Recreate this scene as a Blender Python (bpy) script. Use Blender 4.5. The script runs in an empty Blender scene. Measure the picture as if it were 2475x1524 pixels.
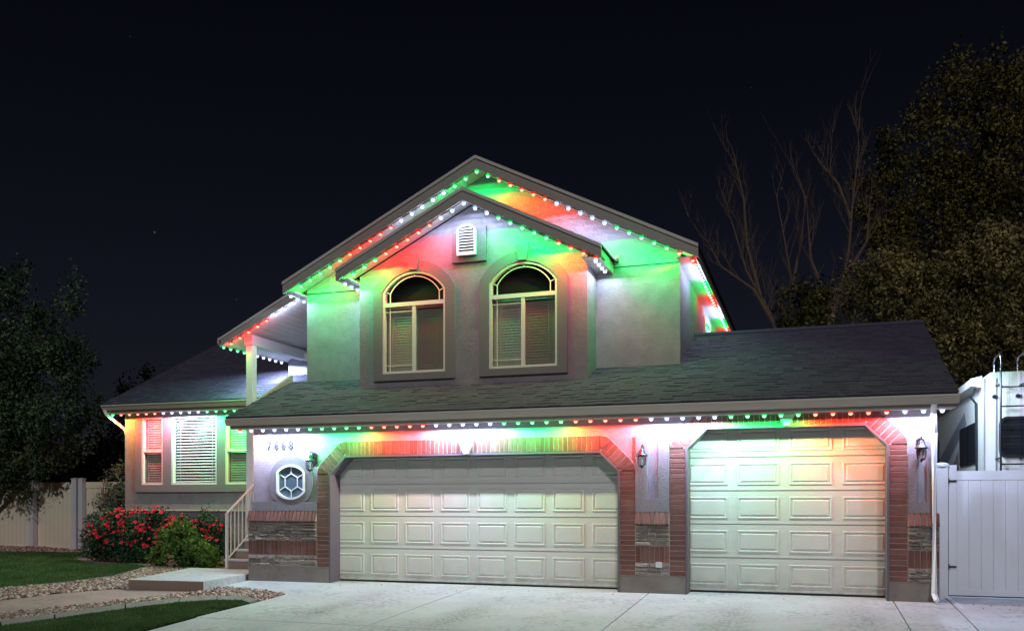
import bpy, math, random
import numpy as np
from mathutils import Vector, Matrix
from mathutils.geometry import tessellate_polygon
R = random.Random(7)
NR = np.random.RandomState(11)
S = bpy.context.scene
COL = S.collection

# ------------------------------------------------------------------ camera
TH = math.atan(722 / 2165)
cam = bpy.data.cameras.new('camera')
camo = bpy.data.objects.new('camera', cam); COL.objects.link(camo)
camo.location = (0, 0, 1.37)
camo.rotation_euler = (math.radians(90), 0, TH)
cam.sensor_width = 36.0
cam.lens = 36.0 * 2165 / 2475
cam.shift_y = (1211 - 762) / 2475
cam.clip_end = 2000
S.camera = camo

# ------------------------------------------------------------------ night sky
w = bpy.data.worlds.new('World'); S.world = w; w.use_nodes = True
nt = w.node_tree; nt.nodes.clear()
def WN(t, **k):
    n = nt.nodes.new(t)
    for a, b in k.items(): setattr(n, a, b)
    return n
SUN_EL, SUN_AZ = math.radians(30), math.radians(163)   # azimuth clockwise from +Y
out = WN('ShaderNodeOutputWorld'); bg = WN('ShaderNodeBackground')
sky = WN('ShaderNodeTexSky', sky_type='NISHITA', sun_disc=False, sun_elevation=SUN_EL, sun_rotation=SUN_AZ)
bg.inputs['Strength'].default_value = 0.00115
tint = WN('ShaderNodeMix', data_type='RGBA', blend_type='MULTIPLY')
tint.inputs[0].default_value = 1; tint.inputs[7].default_value = (0.80, 0.78, 1.05, 1)
nt.links.new(sky.outputs[0], tint.inputs[6])
tc = WN('ShaderNodeTexCoord')
vor = WN('ShaderNodeTexVoronoi'); vor.inputs['Scale'].default_value = 27
nt.links.new(tc.outputs['Generated'], vor.inputs['Vector'])
lt = WN('ShaderNodeMapRange'); lt.inputs[1].default_value = 0.034; lt.inputs[2].default_value = 0.014
lt.inputs[3].default_value = 0; lt.inputs[4].default_value = 1
nt.links.new(vor.outputs['Distance'], lt.inputs[0])
pw = WN('ShaderNodeMath', operation='POWER'); pw.inputs[1].default_value = 6
nt.links.new(vor.outputs['Color'], pw.inputs[0])
mu = WN('ShaderNodeMath', operation='MULTIPLY'); nt.links.new(lt.outputs[0], mu.inputs[0]); nt.links.new(pw.outputs[0], mu.inputs[1])
mu2 = WN('ShaderNodeMath', operation='MULTIPLY'); mu2.inputs[1].default_value = 1600; nt.links.new(mu.outputs[0], mu2.inputs[0])
ad = WN('ShaderNodeMix', data_type='RGBA', blend_type='ADD'); ad.inputs[0].default_value = 1
nt.links.new(tint.outputs[2], ad.inputs[6]); nt.links.new(mu2.outputs[0], ad.inputs[7])
sp = WN('ShaderNodeSeparateXYZ'); nt.links.new(tc.outputs['Generated'], sp.inputs[0])
hz = WN('ShaderNodeMapRange'); hz.inputs[1].default_value = 0.0; hz.inputs[2].default_value = 0.62; hz.inputs[3].default_value = 1; hz.inputs[4].default_value = 0
nt.links.new(sp.outputs[2], hz.inputs[0])
hp = WN('ShaderNodeMath', operation='POWER'); hp.inputs[1].default_value = 2.2; nt.links.new(hz.outputs[0], hp.inputs[0])
town = WN('ShaderNodeMix', data_type='RGBA'); nt.links.new(hp.outputs[0], town.inputs[0])
town.inputs[6].default_value = (0.45, 0.20, 0.10, 1); town.inputs[7].default_value = (6.2, 5.4, 9.0, 1)   # dim town glow above the horizon
ad2 = WN('ShaderNodeMix', data_type='RGBA', blend_type='ADD'); ad2.inputs[0].default_value = 1
nt.links.new(ad.outputs[2], ad2.inputs[6]); nt.links.new(town.outputs[2], ad2.inputs[7])
nt.links.new(ad2.outputs[2], bg.inputs[0]); nt.links.new(bg.outputs[0], out.inputs[0])

# street light of the neighbourhood, far away behind the camera: one dim lamp
sl = bpy.data.lights.new('sun', 'SUN'); sl.energy = 0.74; sl.angle = math.radians(2.5); sl.color = (0.97, 0.96, 1.0)
so = bpy.data.objects.new('sun', sl); COL.objects.link(so)
d = Vector((math.sin(SUN_AZ) * math.cos(SUN_EL), math.cos(SUN_AZ) * math.cos(SUN_EL), math.sin(SUN_EL)))
so.rotation_euler = d.to_track_quat('Z', 'Y').to_euler()
S.view_settings.view_transform = 'Standard'; S.view_settings.look = 'None'
S.view_settings.exposure = 0.0; S.view_settings.gamma = 1
S.render.engine = 'CYCLES'
S.cycles.use_denoising = True
S.cycles.use_light_tree = True
S.cycles.max_bounces = 5; S.cycles.diffuse_bounces = 3; S.cycles.glossy_bounces = 2
S.cycles.transparent_max_bounces = 10; S.cycles.sample_clamp_indirect = 4

# ------------------------------------------------------------------ materials
def mat(name, col, rough=0.7, var=0.0, vscale=3.0, bump=0.0, bscale=40.0, rnd=0.0, spec=0.3, metal=0.0, col2=None, detail=3.0, island=False, stain=0.0, voro=False):
    m = bpy.data.materials.new(name); m.use_nodes = True
    t = m.node_tree; b = t.nodes['Principled BSDF']
    b.inputs['Roughness'].default_value = rough; b.inputs['Specular IOR Level'].default_value = spec
    b.inputs['Metallic'].default_value = metal
    c2 = col2 or tuple(x * 0.6 for x in col)
    tcn = t.nodes.new('ShaderNodeTexCoord'); vec = tcn.outputs['Object']
    L = t.links.new
    geo = t.nodes.new('ShaderNodeNewGeometry'); vec = geo.outputs['Position']
    mix = t.nodes.new('ShaderNodeMix'); mix.data_type = 'RGBA'
    mix.inputs[6].default_value = (*col, 1); mix.inputs[7].default_value = (*c2, 1); mix.inputs[0].default_value = 0
    fac = None
    if var > 0:
        n = t.nodes.new('ShaderNodeTexNoise'); n.inputs['Scale'].default_value = vscale; n.inputs['Detail'].default_value = 6
        n.inputs['Roughness'].default_value = 0.65
        L(vec, n.inputs['Vector'])
        mr = t.nodes.new('ShaderNodeMapRange'); mr.inputs[1].default_value = 0.35; mr.inputs[2].default_value = 0.7
        mr.inputs[3].default_value = 0; mr.inputs[4].default_value = var
        L(n.outputs[0], mr.inputs[0]); fac = mr.outputs[0]
    if rnd > 0:
        oi = t.nodes.new('ShaderNodeObjectInfo')
        a = t.nodes.new('ShaderNodeMath'); a.operation = 'ADD'
        L(oi.outputs['Random'], a.inputs[0]); L(geo.outputs['Random Per Island'], a.inputs[1])
        f = t.nodes.new('ShaderNodeMath'); f.operation = 'FRACT'; L(a.outputs[0], f.inputs[0])
        k = t.nodes.new('ShaderNodeMath'); k.operation = 'MULTIPLY'; k.inputs[1].default_value = rnd; L(f.outputs[0], k.inputs[0])
        if fac is None: fac = k.outputs[0]
        else:
            s = t.nodes.new('ShaderNodeMath'); s.operation = 'ADD'; s.use_clamp = True
            L(fac, s.inputs[0]); L(k.outputs[0], s.inputs[1]); fac = s.outputs[0]
    if fac is not None: L(fac, mix.inputs[0])
    csock = mix.outputs[2]
    if stain > 0:
        n = t.nodes.new('ShaderNodeTexNoise'); n.inputs['Scale'].default_value = 0.9; n.inputs['Detail'].default_value = 8
        n.inputs['Roughness'].default_value = 0.75; L(vec, n.inputs['Vector'])
        n2 = t.nodes.new('ShaderNodeTexNoise'); n2.inputs['Scale'].default_value = 14; n2.inputs['Detail'].default_value = 5; L(vec, n2.inputs['Vector'])
        q = t.nodes.new('ShaderNodeMath'); q.operation = 'MULTIPLY'; L(n.outputs[0], q.inputs[0]); L(n2.outputs[0], q.inputs[1])
        mr = t.nodes.new('ShaderNodeMapRange'); mr.inputs[1].default_value = 0.265; mr.inputs[2].default_value = 0.36
        mr.inputs[3].default_value = 0; mr.inputs[4].default_value = stain; L(q.outputs[0], mr.inputs[0])
        mx = t.nodes.new('ShaderNodeMix'); mx.data_type = 'RGBA'; L(mr.outputs[0], mx.inputs[0]); L(csock, mx.inputs[6])
        mx.inputs[7].default_value = tuple(x * 0.45 for x in col) + (1,); csock = mx.outputs[2]
    L(csock, b.inputs['Base Color'])
    if bump > 0:
        if voro:
            n = t.nodes.new('ShaderNodeTexVoronoi'); n.inputs['Scale'].default_value = bscale; o = n.outputs['Distance']
        else:
            n = t.nodes.new('ShaderNodeTexNoise'); n.inputs['Scale'].default_value = bscale; n.inputs['Detail'].default_value = detail; o = n.outputs[0]
        L(vec, n.inputs['Vector'])
        bp = t.nodes.new('ShaderNodeBump'); bp.inputs['Strength'].default_value = bump; bp.inputs['Distance'].default_value = 0.01
        L(o, bp.inputs['Height']); L(bp.outputs[0], b.inputs['Normal'])
    return m
def emis(name, col, s):
    m = bpy.data.materials.new(name); m.use_nodes = True; t = m.node_tree; t.nodes.clear()
    e = t.nodes.new('ShaderNodeEmission'); o = t.nodes.new('ShaderNodeOutputMaterial')
    e.inputs[0].default_value = (*col, 1); e.inputs[1].default_value = s
    t.links.new(e.outputs[0], o.inputs[0]); m.cycles.emission_sampling = 'NONE'; return m
def glass(name, col, refl):
    m = bpy.data.materials.new(name); m.use_nodes = True; t = m.node_tree; t.nodes.clear()
    o = t.nodes.new('ShaderNodeOutputMaterial'); a = t.nodes.new('ShaderNodeBsdfTransparent'); g = t.nodes.new('ShaderNodeBsdfGlossy')
    a.inputs[0].default_value = (*col, 1); g.inputs['Roughness'].default_value = 0.04
    lw = t.nodes.new('ShaderNodeLayerWeight'); pw_ = t.nodes.new('ShaderNodeMath'); pw_.operation = 'POWER'; pw_.inputs[1].default_value = 4
    t.links.new(lw.outputs['Facing'], pw_.inputs[0])
    mu_ = t.nodes.new('ShaderNodeMath'); mu_.operation = 'MULTIPLY_ADD'; mu_.inputs[1].default_value = .6; mu_.inputs[2].default_value = refl
    t.links.new(pw_.outputs[0], mu_.inputs[0])
    x = t.nodes.new('ShaderNodeMixShader'); t.links.new(mu_.outputs[0], x.inputs[0])
    t.links.new(a.outputs[0], x.inputs[1]); t.links.new(g.outputs[0], x.inputs[2]); t.links.new(x.outputs[0], o.inputs[0]); return m

STUCCO = mat('stucco', (0.33, 0.305, 0.325), 0.9, 0.6, 5, 1.0, 55, col2=(0.20, 0.185, 0.20), detail=5)
STUCCO2 = mat('stucco_trim', (0.22, 0.205, 0.22), 0.9, 0.4, 3, 0.9, 60, col2=(0.2, 0.19, 0.19), detail=5)
FASCIA = mat('fascia_paint', (0.40, 0.36, 0.32), 0.6, 0.25, 5)
GUTTER = mat('gutter_paint', (0.52, 0.46, 0.39), 0.45, 0.25, 2)
DRIP = mat('drip_edge', (0.62, 0.58, 0.52), 0.4)
SOFFIT = mat('soffit', (0.62, 0.60, 0.58), 0.6, 0.2, 3)
WHITE = mat('white_vinyl', (0.88, 0.89, 0.91), 0.4, 0.15, 2, spec=0.4)
CREAM = mat('cream_vinyl', (0.90, 0.80, 0.60), 0.5, 0.2, 1.2)
GREYV = mat('grey_vinyl', (0.70, 0.72, 0.74), 0.5, 0.2, 2)
FRAME = mat('window_frame', (0.78, 0.76, 0.72), 0.4)
SLAT = mat('blind_slat', (0.72, 0.70, 0.66), 0.5)
DARK = mat('dark_interior', (0.012, 0.012, 0.014), 0.9)  # near black, the darkness of unlit rooms put into the colour
GLASS = glass('window_glass', (0.97, 0.98, 0.98), 0.045)
DOOR = mat('door_paint', (0.66, 0.66, 0.62), 0.45, 0.15, 1.5, 0.15, 160)
JAMB = mat('door_jamb', (0.15, 0.135, 0.155), 0.6, 0.2, 3)
BRICK = mat('brick', (0.25, 0.118, 0.095), 0.85, 0.6, 14, 0.8, 90, rnd=0.8, col2=(0.16, 0.07, 0.055))
MORTAR = mat('mortar', (0.50, 0.44, 0.41), 0.95, 0.4, 20, 0.6, 120)
STONE = mat('ledge_stone', (0.42, 0.36, 0.31), 0.9, 0.7, 25, 1.0, 60, rnd=0.6, col2=(0.16, 0.135, 0.12))
FOUND = mat('foundation', (0.30, 0.265, 0.23), 0.9, 0.6, 3, 0.8, 40, col2=(0.19, 0.165, 0.145), stain=0.4)
CONC = mat('concrete', (0.56, 0.58, 0.62), 0.85, 0.45, 1.6, 0.5, 120, col2=(0.40, 0.41, 0.43), stain=0.55)
PINK = mat('pink_concrete', (0.46, 0.34, 0.33), 0.85, 0.5, 2.5, 0.6, 60, col2=(0.27, 0.20, 0.19), stain=0.5)
STEPM = mat('step_side', (0.30, 0.23, 0.18), 0.85, 0.3, 4, 0.4, 60)
JOINT = mat('joint', (0.04, 0.036, 0.034), 0.95)
SHING = mat('asphalt_shingle', (0.120, 0.105, 0.165), 0.85, 0.6, 26, 0.9, 160, rnd=0.5, col2=(0.062, 0.057, 0.082))
DECK = mat('roof_deck', (0.02, 0.02, 0.022), 0.9)
BLACK = mat('black_metal', (0.018, 0.018, 0.02), 0.35, spec=0.5)
LGLASS = glass('lantern_glass', (0.75, 0.78, 0.8), 0.10)
CHROME = mat('chrome', (0.6, 0.6, 0.6), 0.25, metal=1.0)
RVW = mat('trailer_skin', (0.80, 0.78, 0.68), 0.3, 0.1, 1, spec=0.4)
RVG = mat('trailer_decal_grey', (0.30, 0.30, 0.30), 0.35)
RVB = mat('trailer_decal_tan', (0.30, 0.27, 0.24), 0.35)
RVGL = mat('trailer_window', (0.02, 0.022, 0.025), 0.08, spec=0.8)
SOIL = mat('soil', (0.10, 0.08, 0.065), 0.95, 0.6, 4, 0.6, 30)
MULCH = mat('mulch', (0.15, 0.085, 0.062), 0.95, 0.8, 30, 1.0, 60, col2=(0.06, 0.04, 0.03))
GROUNDM = mat('ground', (0.035, 0.045, 0.022), 0.95, 0.6, 1, 0.5, 20)
LAWNM = mat('lawn', (0.022, 0.05, 0.012), 0.95, 0.5, 6)
GRASSM = mat('grass_blade', (0.12, 0.21, 0.07), 0.6, 0.8, 1.7, rnd=0.5, col2=(0.035, 0.095, 0.022))
ROCKM = mat('river_rock', (0.66, 0.54, 0.47), 0.8, 0.3, 30, 0.4, 60, rnd=0.95, col2=(0.17, 0.10, 0.085))
BARK = mat('bark', (0.10, 0.075, 0.055), 0.9, 0.5, 8, 0.8, 30)
BAREB = mat('bare_bark', (0.19, 0.125, 0.085), 0.9, 0.5, 3)
NUMM = mat('number_black', (0.05, 0.045, 0.05), 0.5)
def leafmat(name, a, b_, tr=0.0):
    m = mat(name, a, 0.55, 1.0, 0.8, rnd=0.4, col2=b_, spec=0.25)
    return m
LEAF1 = leafmat('leaf_dark_green', (0.13, 0.21, 0.10), (0.016, 0.028, 0.012))
LEAF2 = leafmat('leaf_olive', (0.26, 0.21, 0.04), (0.022, 0.022, 0.007))
LEAF3 = leafmat('leaf_rusty_green', (0.44, 0.36, 0.13), (0.045, 0.042, 0.016))
LEAF4 = leafmat('leaf_silver', (0.24, 0.30, 0.25), (0.07, 0.11, 0.08))
LEAF5 = leafmat('leaf_rose', (0.05, 0.15, 0.075), (0.014, 0.028, 0.016))
LEAF6 = leafmat('leaf_juniper', (0.19, 0.32, 0.06), (0.05, 0.11, 0.022))
LEAF7 = leafmat('leaf_unlit_green', (0.010, 0.014, 0.006), (0.004, 0.006, 0.003))  # foliage beyond the street light's reach: lack of light put into the colour
PETAL = mat('rose_petal', (0.80, 0.030, 0.075), 0.6, rnd=0.5, col2=(0.50, 0.015, 0.06))
NBW = mat('neighbour_wall', (0.02, 0.017, 0.015), 0.9)  # near black because the house is unlit; its darkness is in the colour
LEDC = {'W': (0.55, 0.65, 1.0), 'G': (0.0, 1.0, 0.15), 'R': (1.0, 0.014, 0.008)}
BULBM = {'W': emis('led_white', (0.80, 0.88, 1.0), 3), 'G': emis('led_green', (0.35, 1.0, 0.6), 2.2), 'R': emis('led_red', (1.0, 0.45, 0.3), 2.2)}
RIMM = {'W': emis('led_rim_white', (0.55, 0.65, 1.0), .9), 'G': emis('led_rim_green', (0.0, 1.0, 0.16), .8), 'R': emis('led_rim_red', (1.0, 0.04, 0.02), .9)}
TRACK = mat('led_track', (0.35, 0.34, 0.33), 0.5)

# ------------------------------------------------------------------ helpers
class MB:
    def __init__(s): s.v = []; s.f = []
    def add(s, vs, fs):
        n = len(s.v); s.v += [tuple(v) for v in vs]; s.f += [tuple(i + n for i in f) for f in fs]; return s
    def box(s, x0, x1, y0, y1, z0, z1):
        return s.add([(x0, y0, z0), (x1, y0, z0), (x1, y1, z0), (x0, y1, z0), (x0, y0, z1), (x1, y0, z1), (x1, y1, z1), (x0, y1, z1)],
                     [(0, 3, 2, 1), (4, 5, 6, 7), (0, 1, 5, 4), (1, 2, 6, 5), (2, 3, 7, 6), (3, 0, 4, 7)])
    def prism(s, poly, y0, y1, holes=()):
        """poly: (x, z) list, extruded along Y; holes likewise"""
        loops = [list(poly)] + [list(h) for h in holes]
        tris = tessellate_polygon([[Vector((p[0], p[1], 0)) for p in l] for l in loops])
        flat = [p for l in loops for p in l]; n = len(flat)
        vs = [(p[0], y0, p[1]) for p in flat] + [(p[0], y1, p[1]) for p in flat]
        fs = []
        for t in tris:
            a, b, c = [flat[i] for i in t]
            if (b[0]-a[0])*(c[1]-a[1]) - (b[1]-a[1])*(c[0]-a[0]) < 0: t = (t[0], t[2], t[1])
            fs.append(tuple(t)); fs.append(tuple(i + n for i in reversed(t)))
        k = 0
        for li, l in enumerate(loops):
            m = len(l)
            ar = sum(l[i][0]*l[(i+1) % m][1] - l[(i+1) % m][0]*l[i][1] for i in range(m))
            fl = (ar > 0) != (li > 0)
            for i in range(m):
                a, b = k + i, k + (i + 1) % m
                fs.append((a, a + n, b + n, b) if fl else (b, b + n, a + n, a))
            k += m
        return s.add(vs, fs)
    def prismx(s, poly, x0, x1):
        """poly: (y, z), extruded along X"""
        n = len(poly)
        vs = [(x0, p[0], p[1]) for p in poly] + [(x1, p[0], p[1]) for p in poly]
        fs = [tuple(range(n)), tuple(reversed(range(n, 2 * n)))] + [(i, i + n, (i + 1) % n + n, (i + 1) % n) for i in range(n)]
        return s.add(vs, fs)
    def strip(s, pts, wd, y0, y1, closed=False):
        """bar of width wd following (x, z) points"""
        n = len(pts); L_ = []; R_ = []
        for i in range(n):
            a = pts[(i - 1) % n] if closed or i > 0 else pts[i]
            b = pts[(i + 1) % n] if closed or i < n - 1 else pts[i]
            p = pts[i]
            d1 = Vector((p[0]-a[0], p[1]-a[1])); d2 = Vector((b[0]-p[0], b[1]-p[1]))
            if d1.length < 1e-6: d1 = d2
            if d2.length < 1e-6: d2 = d1
            d1.normalize(); d2.normalize()
            n1 = Vector((-d1.y, d1.x)); n2 = Vector((-d2.y, d2.x)); m_ = (n1 + n2)
            m_.normalize(); m_ *= wd / 2 / max(0.4, m_.dot(n1))
            L_.append((p[0] + m_.x, p[1] + m_.y)); R_.append((p[0] - m_.x, p[1] - m_.y))
        vs = []
        for i in range(n):
            vs += [(L_[i][0], y0, L_[i][1]), (R_[i][0], y0, R_[i][1]), (R_[i][0], y1, R_[i][1]), (L_[i][0], y1, L_[i][1])]
        fs = []
        m = n if closed else n - 1
        for i in range(m):
            a = 4 * i; b = 4 * ((i + 1) % n)
            for k in range(4): fs.append((a + k, a + (k + 1) % 4, b + (k + 1) % 4, b + k))
        if not closed: fs += [(3, 2, 1, 0), (4*n-4, 4*n-3, 4*n-2, 4*n-1)]
        return s.add(vs, fs)
    def tube(s, pts, r, n=6, cap=True):
        pts = [Vector(p) for p in pts]; rr = r if isinstance(r, (list, tuple)) else [r] * len(pts)
        ref = Vector((0, 0, 1)); base = len(s.v); vs = []
        for i, p in enumerate(pts):
            t = (pts[min(i + 1, len(pts) - 1)] - pts[max(i - 1, 0)]).normalized()
            u = t.cross(ref)
            if u.length < 1e-3: u = t.cross(Vector((1, 0, 0)))
            u.normalize(); v = t.cross(u)
            for k in range(n):
                a = 2 * math.pi * k / n; vs.append(p + (u * math.cos(a) + v * math.sin(a)) * rr[i])
        fs = []
        for i in range(len(pts) - 1):
            for k in range(n): fs.append((i*n+k, i*n+(k+1) % n, (i+1)*n+(k+1) % n, (i+1)*n+k))
        if cap: fs += [tuple(range(n)), tuple(reversed(range((len(pts)-1)*n, len(pts)*n)))]
        return s.add(vs, fs)
    def lathe(s, prof, cx, cy, n=12):
        vs = []; fs = []
        for r, z in prof:
            for k in range(n):
                a = 2 * math.pi * (k + .5) / n; vs.append((cx + r * math.cos(a), cy + r * math.sin(a), z))
        for i in range(len(prof) - 1):
            for k in range(n): fs.append((i*n+k, i*n+(k+1) % n, (i+1)*n+(k+1) % n, (i+1)*n+k))
        return s.add(vs, fs)
    def mesh(s, name, m, smooth=False):
        me = bpy.data.meshes.new(name); me.from_pydata(s.v, [], s.f); me.materials.append(m); me.update()
        if smooth: me.shade_smooth()
        return me
    def build(s, name, m, parent=None, label=None, cat=None, group=None, kind=None, smooth=False):
        return ob(name, s.mesh(name, m, smooth), parent, label=label, cat=cat, group=group, kind=kind)
def ob(name, me, parent=None, loc=None, rot=None, label=None, cat=None, group=None, kind=None):
    o = bpy.data.objects.new(name, me); COL.objects.link(o)
    if parent is not None:
        o.parent = parent
        if not parent.get('_off') is None: pass
    if loc is not None: o.location = loc
    if rot is not None: o.rotation_euler = rot
    for k, v in (('label', label), ('category', cat), ('group', group), ('kind', kind)):
        if v: o[k] = v
    return o
def thing(name, label, cat, group=None, kind=None, parent=None, loc=None):
    return ob(name, None, parent, loc=loc, label=label, cat=cat, group=group, kind=kind)
def npmesh(name, V, Fc, m):
    """V (n,3), Fc (k, q) all faces with q corners"""
    me = bpy.data.meshes.new(name); n, k, q = len(V), len(Fc), Fc.shape[1]
    me.vertices.add(n); me.vertices.foreach_set('co', V.astype(np.float32).ravel())
    me.loops.add(k * q); me.loops.foreach_set('vertex_index', Fc.astype(np.int32).ravel())
    me.polygons.add(k); me.polygons.foreach_set('loop_start', np.arange(0, k * q, q, dtype=np.int32))
    me.update(calc_edges=True); me.materials.append(m); return me
def G(y): return -0.04 * (13.4 - max(y, -8)) if y < 13.4 else min(0.02, (y - 13.4) * 0.03)

# ================================================================== SETTING
# ground sheet
mb = MB(); ys = [-400, -8, 13.4, 14.1, 500]
for i in range(4):
    mb.add([(-500, ys[i], G(ys[i]) - .05), (500, ys[i], G(ys[i]) - .05), (500, ys[i+1], G(ys[i+1]) - .05), (-500, ys[i+1], G(ys[i+1]) - .05)], [(0, 1, 2, 3)])
mb.build('ground', GROUNDM, kind='structure')
def sheet(name, poly, off, m, parent=None, thick=0.0, kind='structure'):
    """flat polygon following the ground slope; cut at y = 13.4"""
    mb = MB()
    tris = tessellate_polygon([[Vector((p[0], p[1], 0)) for p in poly]])
    vs = [(p[0], p[1], G(p[1]) + off) for p in poly]
    fs = []
    for t in tris:
        a, b, c = [poly[i] for i in t]
        fs.append(t if (b[0]-a[0])*(c[1]-a[1]) - (b[1]-a[1])*(c[0]-a[0]) > 0 else (t[0], t[2], t[1]))
    mb.add(vs, fs)
    if thick:
        n = len(poly); mb.add([(p[0], p[1], G(p[1]) + off) for p in poly] + [(p[0], p[1], G(p[1]) + off - thick) for p in poly],
                              [(i, (i + 1) % n, (i + 1) % n + n, i + n) for i in range(n)])
    return mb.build(name, m, parent, kind=kind)
# driveway: slabs with joints
drv = thing('driveway', None, None, kind='structure')
sheet('joint_filler', [(-7.62, 3), (6.2, 3), (6.2, 14.1), (1.9, 14.1), (1.9, 13.72), (-9.3, 13.72), (-9.3, 12.4), (-8.9, 12.40), (-8.34, 12.27), (-7.66, 11.94), (-7.6, 11.3)], -0.03, JOINT, drv, kind=None)
JX = [-7.6, -5.13, -2.3, 1.08, 1.80, 6.2]; JY = [3.0, 6.2, 9.81, 13.72]
g = 0.008
for i in range(5):
    for j in range(3):
        x0, x1, y0, y1 = JX[i] + g * (i > 0), JX[i + 1] - g, JY[j] + g, JY[j + 1] - g
        if j == 2:
            if i == 0:
                poly = [(x0 - .04, y0), (x1, y0), (x1, 13.4), (x1, 13.7), (-9.3, 13.7), (-9.3, 12.42), (-8.9, 12.42), (-8.34, 12.29), (-7.66, 11.96), (-7.62, 11.2)]
            elif i == 4: poly = [(x0, y0), (x1, y0), (x1, 13.4), (x1, 14.1), (x0, 14.1), (x0, 13.4)]
            else: poly = [(x0, y0), (x1, y0), (x1, 13.4), (x1, y1), (x0, y1), (x0, 13.4)]
        else: poly = [(x0 + (.15 * (2 - j) if i == 0 else 0), y0), (x1, y0), (x1, y1), (x0 + (.08 * (1 - j) if i == 0 else 0), y1)]
        sheet('slab', poly, 0.0, CONC, drv, 0.04, kind=None)
tn = CONC.node_tree; L = tn.links.new; bs = tn.nodes['Principled BSDF']
src = bs.inputs['Base Color'].links[0].from_socket
ge = tn.nodes.new('ShaderNodeNewGeometry'); sx = tn.nodes.new('ShaderNodeSeparateXYZ'); L(ge.outputs['Position'], sx.inputs[0])
mk = None
for xc, yc, wx in ((-.95, 11.4, .34), (.62, 11.6, .34), (-4.3, 10.6, .30), (-6.3, 11.0, .28)):
    def M(op, a, b=None):
        n_ = tn.nodes.new('ShaderNodeMath'); n_.operation = op
        for i_, v_ in enumerate((a, b)):
            if v_ is None: continue
            if isinstance(v_, (int, float)): n_.inputs[i_].default_value = v_
            else: L(v_, n_.inputs[i_])
        return n_.outputs[0]
    dx_ = M('DIVIDE', M('SUBTRACT', sx.outputs[0], xc), wx); dy_ = M('DIVIDE', M('SUBTRACT', sx.outputs[1], yc), 1.7)
    e_ = M('EXPONENT', M('MULTIPLY', M('ADD', M('MULTIPLY', dx_, dx_), M('MULTIPLY', dy_, dy_)), -1.2))
    mk = e_ if mk is None else M('MAXIMUM', mk, e_)
sp1 = tn.nodes.new('ShaderNodeTexNoise'); sp1.inputs['Scale'].default_value = 22; sp1.inputs['Detail'].default_value = 9; sp1.inputs['Roughness'].default_value = .75
L(ge.outputs['Position'], sp1.inputs['Vector'])
rg = tn.nodes.new('ShaderNodeMapRange'); rg.inputs[1].default_value = .47; rg.inputs[2].default_value = .62; rg.inputs[4].default_value = .75; L(sp1.outputs[0], rg.inputs[0])
fc_ = M('MULTIPLY', M('ADD', rg.outputs[0], .12), mk)
mxx = tn.nodes.new('ShaderNodeMix'); mxx.data_type = 'RGBA'; L(fc_, mxx.inputs[0]); L(src, mxx.inputs[6]); mxx.inputs[7].default_value = (.16, .16, .17, 1)
L(mxx.outputs[2], bs.inputs['Base Color'])
# walkway of pink concrete
wk = thing('walkway', None, None, kind='structure')
PL = [(-12.9, 7.0), (-12.1, 8.6), (-11.6, 10.33), (-11.27, 11.3), (-10.75, 11.9)]
PR = [(-11.4, 6.4), (-10.75, 8.3), (-10.35, 9.5), (-9.8, 10.6), (-9.12, 11.94)]
for i in range(4):
    sheet('slab', [PR[i], PR[i+1], PL[i+1], PL[i]] if i in (1, 3) or True else [], 0.0 + 0.0, PINK, wk, 0.04, kind=None)
# entry landing (concrete) and front steps
mb = MB()
lp = [(-10.52, 11.84), (-9.16, 11.96), (-9.36, 13.38), (-9.36, 14.38), (-11.3, 14.38)]
n = len(lp)
top = MB(); top.add([(p[0], p[1], .10) for p in lp], [tuple(range(n))]); 
lnd = thing('entry_landing', None, None, kind='structure')
top.build('landing_top', CONC, lnd)
sd = MB(); sd.add([(p[0], p[1], .0995) for p in lp] + [(p[0], p[1], -.12) for p in lp], [(i, i + n, (i + 1) % n + n, (i + 1) % n) for i in (0, 4, 2, 3)]); sd.build('landing_side', STEPM, lnd)
sd = MB(); sd.add([(lp[1][0], lp[1][1], .0995), (lp[2][0], lp[2][1], .0995), (lp[2][0], lp[2][1], -.12), (lp[1][0], lp[1][1], -.12)], [(0, 3, 2, 1)]); sd.build('landing_end', CONC, lnd)
st = thing('front_steps', 'brown faced steps with pale treads climbing beside the garage', 'steps')
for k in range(6):
    y0 = 14.42 + k * .27; z1 = .10 + (k + 1) * .175
    MB().box(-10.55, -9.36, y0, y0 + (.27 if k < 5 else .9), .0, z1 - .035).build('riser', STEPM if k != 1 else STEPM, st)
    MB().box(-10.57, -9.36, y0 - .02, y0 + (.27 if k < 5 else .9) - .021, z1 - .034, z1).build('tread', CONC, st)
# lawns, gravel, kerbs
LA = [(-32, 10), (-32, 18.2), (-20.5, 18.36), (-18.1, 18.75), (-17.1, 18.1), (-16.95, 17.3), (-15.92, 16.33), (-14.6, 15.45), (-14.0, 15.62), (-13.1, 15.3), (-12.55, 14.2), (-12.2, 13.3), (-12.3, 12.4), (-12.8, 11.4), (-13.6, 9.8), (-14.6, 8)]
LB = [(-11.6, 5.2), (-10.3, 7.4), (-9.57, 8.56), (-9.35, 9.18), (-9.04, 10.1), (-8.7, 10.81), (-8.29, 11.12), (-7.89, 11.18), (-7.68, 11.03), (-7.66, 9.2), (-7.45, 6.2), (-7.35, 3)]
sheet('lawn', LA, -0.01, LAWNM); sheet('lawn', LB, -0.01, LAWNM)
sheet('planting_bed', [(-18.6, 19.4), (-17.1, 18.1), (-16.95, 17.3), (-15.92, 16.33), (-14.6, 15.45), (-14.0, 15.62), (-13.1, 15.3), (-12.5, 16.0), (-11.3, 14.6), (-10.7, 14.6), (-10.7, 16.6), (-14.8, 16.6), (-15.5, 18.5)], 0.0, MULCH)
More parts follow.
